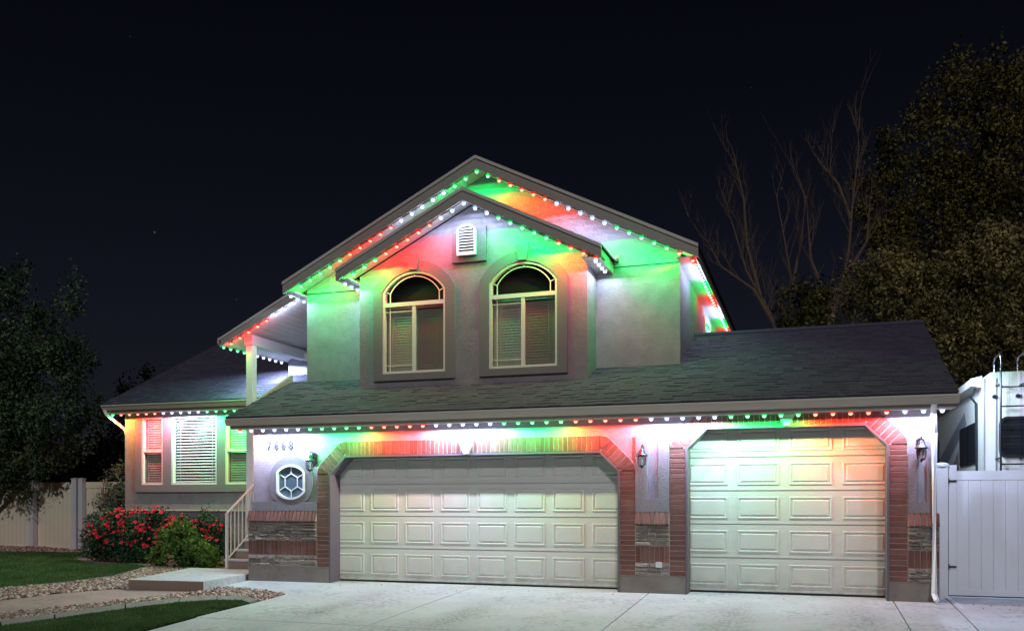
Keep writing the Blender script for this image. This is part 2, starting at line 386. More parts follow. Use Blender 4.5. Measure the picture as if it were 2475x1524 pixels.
GA = [(-13.45, 9.8), (-12.65, 11.4), (-12.15, 12.4), (-12.05, 13.3), (-12.42, 14.2), (-12.95, 15.3), (-12.3, 15.7), (-11.3, 14.4), (-10.52, 11.8), (-10.75, 11.9), (-11.27, 11.3), (-11.6, 10.33), (-12.1, 8.6), (-12.9, 7.0), (-14.45, 8)]
GB = [(-11.4, 6.4), (-10.75, 8.3), (-10.35, 9.5), (-9.8, 10.6), (-9.12, 11.94), (-9.3, 12.4), (-8.9, 12.42), (-8.34, 12.29), (-7.66, 11.96), (-7.64, 11.2), (-7.98, 11.43), (-8.48, 11.40), (-8.9, 11.08), (-9.29, 10.4), (-9.6, 9.43), (-9.87, 8.83), (-10.6, 7.3), (-11.9, 5.1)]
GC = [(-32, 18.2), (-20.5, 18.4), (-18.2, 18.8), (-17.2, 18.2), (-16.2, 19.3), (-32, 19.4)]
sheet('gravel_base', GA, -0.012, SOIL); sheet('gravel_base', GB, -0.012, SOIL); sheet('gravel_base', GC, -0.008, SOIL)
def inpoly(P, poly):
    x, y = P[:, 0], P[:, 1]; c = np.zeros(len(P), bool); n = len(poly)
    for i in range(n):
        (x1, y1), (x2, y2) = poly[i], poly[(i + 1) % n]
        k = ((y1 > y) != (y2 > y)) & (x < (x2 - x1) * (y - y1) / (y2 - y1 + 1e-12) + x1); c ^= k
    return c
def scatter(poly, dens):
    a = np.array(poly); lo, hi = a.min(0), a.max(0); n = int(dens * np.prod(hi - lo))
    P = lo + NR.rand(n, 2) * (hi - lo); return P[inpoly(P, poly)]
GV = np.vectorize(G)
ico_v = np.array([(0, 0, 1), (.894, 0, .447), (.276, .851, .447), (-.724, .526, .447), (-.724, -.526, .447), (.276, -.851, .447), (.724, .526, -.447), (-.276, .851, -.447), (-.894, 0, -.447), (-.276, -.851, -.447), (.724, -.526, -.447), (0, 0, -1)])
ico_f = np.array([(0, 1, 2), (0, 2, 3), (0, 3, 4), (0, 4, 5), (0, 5, 1), (1, 6, 2), (2, 7, 3), (3, 8, 4), (4, 9, 5), (5, 10, 1), (6, 7, 2), (7, 8, 3), (8, 9, 4), (9, 10, 5), (10, 6, 1), (11, 7, 6), (11, 8, 7), (11, 9, 8), (11, 10, 9), (11, 6, 10)])
def rocks(name, poly, dens, r0, r1, lift=0.0, mound=None):
    P = scatter(poly, dens); P = P[P[:, 1] > 6.5]; P = P[P[:, 0] > -25]; n = len(P)
    r = r0 + (r1 - r0) * NR.rand(n) ** 1.5
    V = ico_v[None] * (1 + .28 * (NR.rand(n, 12, 1) - .5)) * np.stack([r, r * (.6 + .4 * NR.rand(n)), r * (.45 + .3 * NR.rand(n))], 1)[:, None, :]
    a = NR.rand(n) * 6.28; c, s_ = np.cos(a)[:, None], np.sin(a)[:, None]; t = (NR.rand(n)[:, None] - .5) * .9
    x = V[..., 0] * c - V[..., 1] * s_; y = V[..., 0] * s_ + V[..., 1] * c; z = V[..., 2] + t * V[..., 0]
    zb = GV(P[:, 1]) + lift + NR.rand(n) * .02
    if mound: zb += mound(P)
    V = np.stack([x + P[:, :1], y + P[:, 1:], z + zb[:, None]], -1).reshape(-1, 3)
    Fc = (ico_f[None] + 12 * np.arange(n)[:, None, None]).reshape(-1, 3)
    return ob(name, npmesh(name, V, Fc, ROCKM), kind='stuff', cat=None)
o = rocks('river_rock', GA, 700, .018, .05); o['label'] = 'tan and rust river rock between the upper lawn and the pink walkway'; o['category'] = 'gravel'
o = rocks('river_rock', GB, 800, .014, .042); o['label'] = 'narrow bed of small river rock between walkway and curved kerb'; o['category'] = 'gravel'
o = rocks('river_rock', GC, 420, .018, .05, mound=lambda P: .10 * np.clip((P[:, 1] - 18.4), 0, 1) * np.clip((-18.5 - P[:, 0]) / 1.5, 0, 1)); o['label'] = 'river rock heaped along the foot of the cream fence'; o['category'] = 'gravel'
o = rocks('bark_chip', [(-16.7, 17.4), (-15.9, 16.5), (-14.6, 15.6), (-13.1, 15.45), (-12.5, 16.0), (-11.3, 14.7), (-10.9, 14.7), (-10.9, 16.5), (-14.8, 16.5)], 500, .012, .035); o['label'] = 'red brown chips covering the planting bed under the shrubs'; o['category'] = 'mulch'
o.data.materials[0] = mat('bark_chip', (0.36, 0.20, 0.15), 0.9, 0.4, 20, rnd=0.9, col2=(0.09, 0.05, 0.04))
def grass(name, poly, dens, label, ymin=6.8, xmin=-24):
    P = scatter(poly, dens); P = P[(P[:, 1] > ymin) & (P[:, 0] > xmin)]; n = len(P)
    a = NR.rand(n) * 6.28; h = .022 + .03 * NR.rand(n); wd = .004 + .003 * NR.rand(n)
    le = (NR.rand(n, 2) - .5) * .035; b = np.stack([P[:, 0], P[:, 1], GV(P[:, 1]) - .01], 1)
    dx = np.stack([np.cos(a), np.sin(a), a * 0], 1) * wd[:, None]
    m1 = b + np.stack([le[:, 0] * .4, le[:, 1] * .4, h * .6], 1); tp = b + np.stack([le[:, 0], le[:, 1], h], 1)
    V = np.stack([b - dx, b + dx, m1 + dx * .8, tp, m1 - dx * .8], 1).reshape(-1, 3)
    Fc = np.arange(5 * n).reshape(-1, 5)
    return ob(name, npmesh(name, V, Fc, GRASSM), kind='stuff', label=label, cat='grass')
grass('grass', LB, 9000, 'mown grass of the small lawn beside the driveway')
grass('grass', LA, 3200, 'mown grass of the upper lawn in front of the cream fence', ymin=9)
def kerb(pts_out, pts_in, label):
    t = thing('kerb', label, 'kerb')
    for i in range(len(pts_out) - 1):
        a, b, c, d_ = pts_out[i], pts_out[i + 1], pts_in[i + 1], pts_in[i]
        def lerp(p, q, f): return (p[0] + (q[0] - p[0]) * f, p[1] + (q[1] - p[1]) * f)
        f = .012; a2, b2, c2, d2 = lerp(a, b, f), lerp(b, a, f), lerp(c, d_, f), lerp(d_, c, f)
        q = [a2, b2, c2, d2]; hh = [.035, .035, .012, .012]
        mb = MB(); mb.add([(p[0], p[1], G(p[1]) + h) for p, h in zip(q, hh)] + [(p[0], p[1], G(p[1]) - .08) for p in q], [(0, 3, 2, 1), (0, 1, 5, 4), (1, 2, 6, 5), (2, 3, 7, 6), (3, 0, 4, 7)])
        mb.build('kerb_piece', FOUND2, t)
FOUND2 = mat('kerb_concrete', (0.26, 0.25, 0.24), 0.9, 0.5, 8, 0.6, 60, stain=0.3)
kerb([(-11.95, 5.0), (-10.6, 7.25), (-9.87, 8.83), (-9.6, 9.43), (-9.29, 10.4), (-8.9, 11.08), (-8.48, 11.40), (-7.98, 11.43), (-7.64, 11.2)], [(-11.6, 4.8), (-10.33, 7.1), (-9.6, 8.6), (-9.36, 9.2), (-9.05, 10.12), (-8.72, 10.82), (-8.3, 11.14), (-7.9, 11.2), (-7.67, 11.05)], 'grey concrete edging curving round the small front lawn')
kerb([(-14.45, 8), (-13.45, 9.8), (-12.65, 11.4), (-12.15, 12.4), (-12.05, 13.3), (-12.42, 14.2), (-12.98, 15.3)], [(-14.6, 8), (-13.58, 9.8), (-12.78, 11.4), (-12.28, 12.4), (-12.18, 13.3), (-12.54, 14.2), (-13.08, 15.25)], 'thin pale edging between the upper lawn and the river rock')
kerb([(-13.1, 15.42), (-14.0, 15.75), (-14.6, 15.6), (-15.85, 16.5), (-16.8, 17.35), (-17.0, 18.15)], [(-13.1, 15.27), (-14.0, 15.58), (-14.62, 15.41), (-15.98, 16.28), (-17.0, 17.25), (-17.18, 18.1)], 'concrete edging round the rose bed with its blunt corner')

# ================================================================== HOUSE
house = thing('house', 'two storey stucco house outlined with coloured lights, with garage and brick trim', 'house')
FY, MY, DY, WY = 13.4, 14.95, 14.3, 16.6
def opening(xl, xr, zt, ch): return [(xl, zt - ch), (xl + ch, zt), (xr - ch, zt), (xr, zt - ch)]
DL = (-7.71, -2.74, 2.14, .30); DR = (-1.754, 1.026, 2.46, .30)
# garage front wall with both door openings
poly = [(-9.22, .0), (DL[0], .0)] + opening(*DL) + [(DL[1], 0), (DR[0], 0)] + opening(*DR) + [(DR[1], 0), (1.62, 0), (1.62, 2.62), (-9.22, 2.62)]
MB().prism(poly, FY, FY + .22).build('garage_wall', STUCCO, house)
mb = MB(); mb.box(-9.22, -9.0, FY + .22, 16.5, 0, 2.74); mb.box(1.4, 1.62, FY + .22, 20, 0, 2.74); mb.box(-9.0, 1.4, 14.6, 14.7, 0, 2.7)
mb.build('garage_side_wall', STUCCO, house)
# foundation band
mb = MB()
for a, b in ((-9.30, DL[0] - .002), (DL[1] + .002, DR[0] - .002), (DR[1] + .002, 1.66)): MB().box(a, b, FY - .03, FY, -.05, .262).build('foundation', FOUND, house)
# brick meshes
def brick_mesh(l, h, dep=.022, bv=.005):
    v = []
    for (dx, y) in ((0, 0), (0, -dep + bv), (bv, -dep)):
        v += [(-l/2 + dx, y, -h/2 + dx), (l/2 - dx, y, -h/2 + dx), (l/2 - dx, y, h/2 - dx), (-l/2 + dx, y, h/2 - dx)]
    f = [(8, 9, 10, 11)]
    for k in range(2):
        for i in range(4): f.append((4*k + i, 4*k + (i+1) % 4, 4*k + 4 + (i+1) % 4, 4*k + 4 + i))
    m = MB(); m.add(v, f); return m.mesh('brick', BRICK)
bm_cache = {}
def brick(parent, x, z, l, h, ang=0, y=FY):
    k = (round(l, 3), round(h, 3))
    if k not in bm_cache: bm_cache[k] = brick_mesh(*k)
    return ob('brick', bm_cache[k], parent, loc=(x, y - .012 + R.uniform(-.003, .002), z), rot=(0, ang, 0))
def brick_wedge(parent, q, y=FY):
    cx = sum(p[0] for p in q) / 4; cz = sum(p[1] for p in q) / 4
    m = MB(); v = []
    for sc, yy in ((.97, y), (.97, y - .037), (.90, y - .042)):
        v += [(cx + (p[0]-cx) * sc, yy, cz + (p[1]-cz) * sc) for p in q]
    f = [(8, 9, 10, 11)]
    for k in range(2):
        for i in range(4): f.append((4*k + i, 4*k + (i+1) % 4, 4*k + 4 + (i+1) % 4, 4*k + 4 + i))
    m.add(v, f); m.build('brick', BRICK, parent)
def surround(xl, xr, zt, ch, W=.235, z0=.262, ztop=None):
    s_ = thing('brick_surround', None, None, parent=house)
    m = MB()
    t = math.tan(math.radians(22.5)) * W
    outer = [(xl - W, z0), (xl - W, zt - ch + t), (xl + ch - t, zt + W), (xr - ch + t, zt + W), (xr + W, zt - ch + t), (xr + W, z0)]
    inner = [(xl, z0), (xl, zt - ch), (xl + ch, zt), (xr - ch, zt), (xr, zt - ch), (xr, z0)]
    if ztop:
        outer = [(x, min(z, ztop)) for x, z in outer]
    m.prism(outer + inner[::-1], FY - .027, FY)
    m.build('mortar', MORTAR, s_)
    pit = .0735
    for x in (xl - W / 2, xr + W / 2):
        n = int((zt - ch - z0) / pit); p = (zt - ch - z0) / n
        for k in range(n): brick(s_, x, z0 + (k + .5) * p, W - .010, p - .010)
    H_ = (ztop or zt + W) - zt
    n = int((xr - xl - 2 * ch) / pit); p = (xr - xl - 2 * ch) / n
    for k in range(n): brick(s_, xl + ch + (k + .5) * p, zt + H_ / 2, p - .010, H_ - .010)
    for sx, cx, an in ((1, xl, -1), (-1, xr, 1)):
        L_ = ch * math.sqrt(2); n = 5; p = L_ / n
        dx, dz = sx / math.sqrt(2), 1 / math.sqrt(2); nx, nz = -dz * sx, dx * sx
        Wc = W if not ztop else W
        for k in range(n):
            c = (cx + dx * (k + .5) * p + nx * Wc / 2, zt - ch + dz * (k + .5) * p + abs(nz) * Wc / 2)
            if ztop and c[1] + W * .45 > ztop + .03: 
                continue
            brick(s_, c[0], c[1], p - .010, Wc - .010, ang=-sx * math.radians(45))
        # wedge bricks in the two mitres
        for (px, pz), a0, a1 in (((cx, zt - ch), 180 if sx > 0 else 0, 135 if sx > 0 else 45), ((cx + sx * ch, zt), 135 if sx > 0 else 45, 90)):
            for j in range(2):
                b0 = math.radians(a0 + (a1 - a0) * j / 2); b1 = math.radians(a0 + (a1 - a0) * (j + 1) / 2)
                r0, r1 = .035, W
                q = [(px + r0 * math.cos(b0), pz + r0 * math.sin(b0)), (px + r1 * math.cos(b0), pz + r1 * math.sin(b0)), (px + r1 * math.cos(b1), pz + r1 * math.sin(b1)), (px + r0 * math.cos(b1), pz + r0 * math.sin(b1))]
                if ztop: q = [(x, min(z, ztop)) for x, z in q]
                if (q[0][0]-q[2][0])*(q[1][1]-q[3][1]) - (q[0][1]-q[2][1])*(q[1][0]-q[3][0]) < 0: q = q[::-1]
                brick_wedge(s_, q)
    return s_
surround(*DL)
surround(*DR, ztop=2.612)
# wainscot: ledge stone, soldier bricks, sloped brick sill
def wainscot(x0, x1, right_end=False):
    s_ = thing('wainscot', None, None, parent=house)
    MB().box(x0, x1, FY - .032, FY, .263, 1.03).build('mortar', MORTAR, s_)
    def stones(za, zb, rows):
        zz = za
        hs = [R.uniform(.8, 1.25) for _ in range(rows)]; k = (zb - za) / sum(hs)
        for h in hs:
            h *= k; x = x0
            while x < x1 - .02:
                w_ = min(R.uniform(.09, .26), x1 - x)
                if x1 - x - w_ < .09: w_ = x1 - x
                dp = R.uniform(.045, .075); a = []
                m = MB(); g_ = .006
                bx0, bx1, bz0, bz1 = x + g_, x + w_ - g_, zz + g_, zz + h - g_
                v = [(bx0, FY - .01, bz0), (bx1, FY - .01, bz0), (bx1, FY - .01, bz1), (bx0, FY - .01, bz1)]
                j = lambda s: R.uniform(-s, s)
                v += [(bx0 + j(.004), FY - dp + .014, bz0 + j(.003)), (bx1 + j(.004), FY - dp + .014, bz0 + j(.003)), (bx1 + j(.004), FY - dp + .014, bz1 + j(.003)), (bx0 + j(.004), FY - dp + .014, bz1 + j(.003))]
                mx = (bx0 + bx1) / 2 + j(w_ * .2)
                v += [(bx0 + .012, FY - dp + j(.008), bz0 + .012), (mx, FY - dp + j(.014), bz0 + .008), (bx1 - .012, FY - dp + j(.008), bz0 + .012), (bx1 - .012, FY - dp + j(.008), bz1 - .012), (mx + j(.02), FY - dp + j(.014), bz1 - .008), (bx0 + .012, FY - dp + j(.008), bz1 - .012)]
                m.add(v, [(0, 1, 5, 4), (1, 2, 6, 5), (2, 3, 7, 6), (3, 0, 4, 7), (4, 5, 10, 9, 8), (5, 6, 11, 10), (6, 7, 13, 12, 11), (7, 4, 8, 13), (8, 9, 12, 13), (9, 10, 11, 12)])
                m.build('stone', STONE, s_); x += w_
            zz += h
    stones(.265, .45, 3); stones(.705, 1.02, 6)
    n = max(1, round((x1 - x0) / .0745)); p = (x1 - x0) / n
    for k in range(n): brick(s_, x0 + (k + .5) * p, .578, p - .010, .235, y=FY - .010)
    # sloped cap
    MB().add([(x0, FY - .075, 1.03), (x1, FY - .075, 1.03), (x1, FY - .022, 1.205), (x0, FY - .022, 1.205), (x0, FY, 1.03), (x1, FY, 1.03), (x1, FY, 1.205), (x0, FY, 1.205)],
             [(0, 1, 2, 3), (0, 4, 5, 1), (0, 3, 7, 4), (1, 5, 6, 2), (3, 2, 6, 7)]).build('mortar', MORTAR, s_)
    for k in range(n):
        me = brick_mesh(round(p - .014, 3), .185, .022) if ('cap', n) not in bm_cache else bm_cache[('cap', n)]
        bm_cache[('cap', n)] = me
        ob('brick', me, s_, loc=(x0 + (k + .5) * p, FY - .047, 1.118), rot=(-math.radians(17), 0, 0))
wainscot(-9.30, DL[0] - .24); wainscot(DL[1] + .238, DR[0] - .238); wainscot(DR[1] + .238, 1.66)
# stucco pop-outs of the garage wall
XL = DL[0] - .238
c_ = (-8.45, 1.70)
N = 40
circ = [(c_[0] + .43 * math.cos(2*math.pi*i/N), max(1.3685, c_[1] + .45 * math.sin(2*math.pi*i/N))) for i in range(N)]
circ = [p for i, p in enumerate(circ) if not (p[1] <= 1.3686 and circ[i-1][1] <= 1.3686 and circ[(i+1) % N][1] <= 1.3686)]
oct_ = []
for i in range(48):
    a = 2*math.pi*i/48; x = .305*1.06*math.cos(a); z = .295*math.sin(a); x = max(-.272, min(.272, x*1.04)); oct_.append((c_[0] + x, c_[1] + z))
# band + circle as one slab
ring = [p for p in circ if True]
MB().prism(circ, FY - .045, FY, holes=[oct_]).build('round_window_surround', STUCCO2, house)
MB().box(-9.22, XL, FY - .045, FY, 1.21, 1.252 + .115).build('stucco_band', STUCCO2, house)
def popframe(x0, x1, ix0, ix1, iz, zt, zb=1.21):
    m = MB(); m.prism([(x0, zb), (x1, zb), (x1, zt), (ix1, zt), (ix1, iz), (ix0, iz), (ix0, zt), (x0, zt)], FY - .045, FY)
    m.build('stucco_popout', STUCCO2, house)
popframe(DL[1] + .24, DR[0] - .24, -2.325, -2.155, 1.42, 2.36)
popframe(DR[1] + .24, 1.60, 1.37, 1.50, 1.36, 2.02)
# round window
rw = thing('round_window', None, None, parent=house)
MB().strip([(c_[0] + (p[0]-c_[0])*.96, c_[1] + (p[1]-c_[1])*.96) for p in oct_], .035, FY - .062, FY - .01, True).build('frame', FRAME, rw)
hexr = [(c_[0] + .14*math.cos(math.radians(30+60*i)), c_[1] + .15*math.sin(math.radians(30+60*i))) for i in range(6)]
m = MB(); m.strip(hexr, .016, FY - .032, FY - .02, True)
for i in range(6):
    a = math.radians(30 + 60 * i); m.strip([(c_[0] + .145*math.cos(a), c_[1] + .155*math.sin(a)), (c_[0] + .262*math.cos(a), c_[1] + .27*math.sin(a))], .016, FY - .031, FY - .021)
m.build('muntin', FRAME, rw)
PANEB = mat('frosted_pane', (0.10, 0.145, 0.18), 0.25, 0.4, 4, spec=0.6)
MB().prism([(c_[0] + (p[0]-c_[0])*.95, c_[1] + (p[1]-c_[1])*.95) for p in oct_], FY - .018, FY - .006).build('pane', PANEB, rw)
# keystones
for kx, kz, kh, name in ((-5.22, 2.145, .20, 'keystone'), (-.33, 2.468, .14, 'keystone')):
    m = MB(); m.add([(kx-.035, FY-.10, kz-.02), (kx+.035, FY-.10, kz-.02), (kx+.125, FY-.12, kz+kh), (kx-.125, FY-.12, kz+kh), (kx-.035, FY-.03, kz-.02), (kx+.035, FY-.03, kz-.02), (kx+.125, FY-.03, kz+kh), (kx-.125, FY-.03, kz+kh)],
          [(0, 1, 2, 3), (1, 5, 6, 2), (3, 2, 6, 7), (0, 3, 7, 4), (0, 4, 5, 1)]); m.build('keystone', MORTAR, house)
MB().box(-2.19, -2.10, FY - .075, FY - .02, .39, .47).build('outlet_cover', GREYV, house)

# garage doors
def gdoor(x0, x1, z1, rows, cols, Y, label):
    t = thing('garage_door', None, None, parent=house); t['label'] = label
    z0 = .035; sh = (z1 + .06 - z0) / rows
    pw_ = (x1 - x0) / cols
    pm = None
    for r in range(rows):
        a = z0 + r * sh
        m = MB(); m.box(x0, x1, Y, Y + .04, a + .005, a + sh - .005)
        m.box(x0, x1, Y + .012, Y + .038, a + sh - .005, a + sh + .005)
        m.box(x0, x1, Y - .006, Y, a + .012, a + .03)
        m.build('section', DOOR, t)
        for c in range(cols):
            if pm is None:
                W2, H2 = pw_ * .81 / 2, sh * .66 / 2
                v = []
                for ins, dy in ((0, .001), (.008, -.012), (.022, -.012), (.034, .0), (.046, -.001), (.062, -.012)):
                    v += [(-W2 + ins, dy, -H2 + ins), (W2 - ins, dy, -H2 + ins), (W2 - ins, dy, H2 - ins), (-W2 + ins, dy, H2 - ins)]
                f = [(20, 21, 22, 23)]
                for k in range(5):
                    for i in range(4): f.append((4*k+i, 4*k+(i+1) % 4, 4*k+4+(i+1) % 4, 4*k+4+i))
                q = MB(); q.add(v, f); pm = q.mesh('raised_panel', DOOR)
            ob('raised_panel', pm, t, loc=(x0 + (c + .5) * pw_, Y, a + sh * .5))
    MB().box(x0, x1, Y + .002, Y + .03, .004, .034).build('bottom_seal', BLACK, t)
    return t
gdoor(-7.80, -2.66, 2.14, 4, 8, FY + .29, 'wide double garage door with eight panels across')
gdoor(-1.84, 1.10, 2.46, 5, 4, FY + .29, 'taller single garage door with four panels across')
for xl, xr, zt, ch in (DL, DR):
    m = MB(); o_ = [(xl, 0), (xl, zt - ch), (xl + ch, zt), (xr - ch, zt), (xr, zt - ch), (xr, 0)]
    i_ = [(xl + .03, 0), (xl + .03, zt - ch - .012), (xl + ch + .012, zt - .03), (xr - ch - .012, zt - .03), (xr - .03, zt - ch - .012), (xr - .03, 0)]
    m.prism(o_ + i_[::-1], FY - .048, FY + .285); m.build('door_jamb', JAMB, house)

# ---- roofs
def shingled(name, x0, x1, yb, zb, pitch, y1, parent, xl=None, xr=None, near=0, skip=None):
    """roof plane rising in +Y; returns (roof object). xl/xr: functions of y"""
    L_ = math.hypot(1, pitch); cy, sz = 1 / L_, pitch / L_
    exp = .14
    rf = thing(name, None, None, parent=parent)
    n = int((y1 - yb) * L_ / exp)
    tabs = []
    for k in range(n):
        v0 = k * exp; v1 = v0 + exp * 1.15
        yy = yb + v0 * cy
        a = (xl(yy) if xl else x0); b = (xr(yy) if xr else x1)
        x = a - R.uniform(0, .2)
        while x < b:
            w_ = R.uniform(.09, .24); t_ = R.choice((.006, .008, .015))
            xa, xb = max(x, a), min(x + w_ - .004, b)
            if xb - xa > .02:
                def P(v, h, xx): return (xx, yb + v * cy - h * sz, zb + v * sz + h * cy)
                j = R.uniform(-.006, .006)
                V = [P(v0 + j, .001, xa), P(v0 + j, .001, xb), P(v0 + j, t_, xb), P(v0 + j, t_, xa), P(v1, .004, xb), P(v1, .004, xa)]
                tabs.append(V)
            x += w_
    if near:
        tabs.sort(key=lambda V: V[0][0]**2 + V[0][1]**2)
        for V in tabs[:near]:
            m = MB(); m.add(V, [(0, 1, 2, 3), (3, 2, 4, 5), (1, 4, 2), (0, 3, 5)]); m.build('shingle', SHING, rf)
        tabs = tabs[near:]
    m = MB()
    for V in tabs: m.add(V, [(0, 1, 2, 3), (3, 2, 4, 5), (1, 4, 2), (0, 3, 5)])
    m.build('shingles', SHING, rf, kind='stuff')
    return rf
GP = .417; GZ = 2.795; GYE = 12.93
gr = shingled('garage_roof', -9.47, 1.84, GYE, GZ, GP, 16.85, house, near=300, xl=lambda y: -9.47 if y < 14.93 else -2.05)
def rz(y): return GZ + GP * (y - GYE)
m = MB(); m.prismx([(GYE + .01, GZ - .004), (14.94, rz(14.93) - .004), (14.94, rz(14.93) - .12), (GYE + .01, GZ - .05)], -9.46, -2.05)
m.prismx([(GYE + .01, GZ - .004), (16.85, rz(16.84) - .004), (20.8, rz(12.93) - .01), (20.8, GZ - .2), (16.85, rz(16.85) - .25), (GYE + .01, GZ - .05)], -2.05, 1.83)
m.build('roof_deck', DECK, gr)
m = MB(); m.tube([(-2.05, 16.86, rz(16.86) + .012), (1.84, 16.86, rz(16.86) + .012)], .05, 6); m.build('ridge_cap', SHING, gr)
# raised barge board at the porch side
m = MB(); m.add([(-9.47, 13.75, rz(13.75) - .02), (-9.53, 13.75, rz(13.75) - .02), (-9.53, 13.75, rz(13.75) - .2), (-9.47, 13.75, rz(13.75) - .2),
                 (-9.47, 15.05, rz(15.05) + .13), (-9.53, 15.05, rz(15.05) + .13), (-9.53, 15.05, rz(15.05) - .2), (-9.47, 15.05, rz(15.05) - .2)],
                [(0, 1, 2, 3), (0, 4, 5, 1), (0, 3, 7, 4), (1, 5, 6, 2), (4, 7, 6, 5)]); m.build('barge_board', FASCIA, gr)
# wing roof: gable rake on its left side
WP = .49; WZ = 3.53; WYE = 16.08
wr = shingled('wing_roof', -15.04, -9.6, WYE, WZ, WP, 21.5, house)
m = MB(); m.prismx([(WYE + .01, WZ - .005), (21.5, WZ + WP * 5.4), (27, WZ), (27, WZ - .2), (WYE + .01, WZ - .06)], -15.03, -9.6); m.build('roof_deck', DECK, wr)
# gutters
GPRO = [(0, .0), (0, .115), (-.10, .115), (-.105, .09), (-.085, .045), (-.055, .0)]
def gutter(x0, x1, y, ztop, nm='gutter'):
    t = MB(); t.prismx([(y + a, ztop - .115 + b) for a, b in GPRO], x0, x1).build(nm, GUTTER, house)
    MB().prismx([(y - .112, ztop - .022), (y - .112, ztop + .003), (y + .01, ztop + .003), (y + .01, ztop - .022)], x0 - .004, x1 + .004).build('gutter_lip', DRIP, house)
gutter(-9.48, 1.85, 13.04, 2.775)
gutter(-15.05, -9.6, 16.19, 3.515)
MB().box(-9.44, 1.82, 13.045, 13.07, 2.60, 2.78).build('fascia', FASCIA, house)
MB().box(-15.0, -9.6, 16.195, 16.22, 3.33, 3.52).build('fascia', FASCIA, house)
MB().box(-9.44, 1.82, 13.07, FY + .1, 2.622, 2.64).build('soffit', SOFFIT, house)
MB().box(-15.0, -9.6, 16.22, 16.65, 3.355, 3.37).build('soffit', SOFFIT, house)

# ---- wing wall and windows
W1 = (-14.345, -13.762); W2 = (-13.536, -12.333); W3 = (-12.117, -11.50)
WZ0, WZ1 = 1.745, 3.262
hole = lambda a, b, z0, z1: [(a, z0), (b, z0), (b, z1), (a, z1)]
MB().prism([(-14.845, 1.19), (-9.25, 1.19), (-9.25, 3.36), (-14.845, 3.36)], WY, WY + .2, holes=[hole(*W1, WZ0, WZ1), hole(*W2, WZ0, WZ1), hole(*W3, WZ0, WZ1)]).build('wing_wall', STUCCO, house)
MB().prism([(-14.52, 1.58), (-11.25, 1.58), (-11.25, 3.352), (-14.52, 3.352)], WY - .05, WY, holes=[hole(*W1, WZ0, WZ1), hole(*W2, WZ0, WZ1), hole(*W3, WZ0, WZ1)]).build('window_surround', STUCCO2, house)
m = MB(); m.box(-14.83, -9.25, WY + .03, WY + .2, -.05, 1.19); m.build('foundation', STUCCO2, house)
MB().box(-14.85, -10.7, WY - .015, WY + .03, 1.16, 1.19).build('weep_screed', DRIP, house)
m = MB(); m.box(-14.845, -14.65, WY + .2, 26, 0, 3.4); m.build('wing_side_wall', STUCCO, house)
def blinds(parent, x0, x1, z0, z1, y, pitch=.046, tilt=35, dep=.052, sag=0.0, SLAT=SLAT):
    n = int((z1 - z0) / pitch); me = None
    key = ('slat', round(x1 - x0, 3), tilt, dep)
    if key not in bm_cache:
        a = math.radians(tilt); w_ = (x1 - x0) / 2; dy, dz = dep / 2 * math.cos(a), dep / 2 * math.sin(a)
        q = MB(); q.add([(-w_, -dy, -dz), (w_, -dy, -dz), (w_, dy, dz), (-w_, dy, dz), (-w_, -dy, -dz + .003), (w_, -dy, -dz + .003), (w_, dy, dz + .003), (-w_, dy, dz + .003)],
                        [(0, 3, 2, 1), (4, 5, 6, 7), (0, 1, 5, 4), (2, 3, 7, 6)])
        bm_cache[key] = q.mesh('slat', SLAT)
    for k in range(n):
        ob('slat', bm_cache[key], parent, loc=((x0 + x1) / 2, y, z0 + (k + .5) * (z1 - z0) / n), rot=(R.uniform(-.05, .05), R.uniform(-sag, sag), 0))
    m = MB(); wd = x1 - x0
    for f in (.12, .88): m.box(x0 + wd * f - .006, x0 + wd * f + .006, y - dep * .62, y - dep * .58, z0, z1)
    m.build('blind_tape', SLAT, parent)
    MB().box(x0, x1, y + .10, y + .11, z0 - .02, z1 + .02).build('room_dark', DARK, parent)  # near-black sheet standing in for the unlit room behind the slats
def pane(x0, x1, z0, z1, y, parent, m_=None, nm='pane'):
    return MB().add([(x0, y, z0), (x1, y, z0), (x1, y, z1), (x0, y, z1)], [(0, 1, 2, 3)]).build(nm, m_ or GLASS, parent)
def rectwin(x0, x1, z0, z1, Y, split=None, pitch=.046, tilt=35, lower_glass=True, sag=0.0):
    t = thing('window', None, None, parent=house)
    fw = .042
    MB().strip([(x0 + fw/2, z0 + fw/2), (x1 - fw/2, z0 + fw/2), (x1 - fw/2, z1 - fw/2), (x0 + fw/2, z1 - fw/2)], fw, Y - .035, Y + .06, True).build('frame', FRAME, t)
    if split: MB().box(x0 + fw, x1 - fw, Y - .03, Y + .03, split - .025, split + .025).build('sash_bar', FRAME, t)
    pane(x0 + fw, x1 - fw, z0 + fw, z1 - fw, Y + .015, t)
    blinds(t, x0 + fw + .004, x1 - fw - .004, z0 + fw, z1 - fw, Y + .08, pitch, tilt, sag=sag)
    return t
rectwin(*W1, WZ0, WZ1, WY, split=2.50, pitch=.052, tilt=52)
rectwin(*W2, WZ0, WZ1, WY, pitch=.064, tilt=42, sag=.006)
rectwin(*W3, WZ0, WZ1, WY, split=2.49, pitch=.052, tilt=52)
SCR = glass('screen_mesh', (0.72, 0.72, 0.70), 0.0)
for (a, b) in (W1, W3): pane(a + .045, b - .045, WZ0 + .045, 2.47, WY + .006, house, SCR, 'insect_screen')

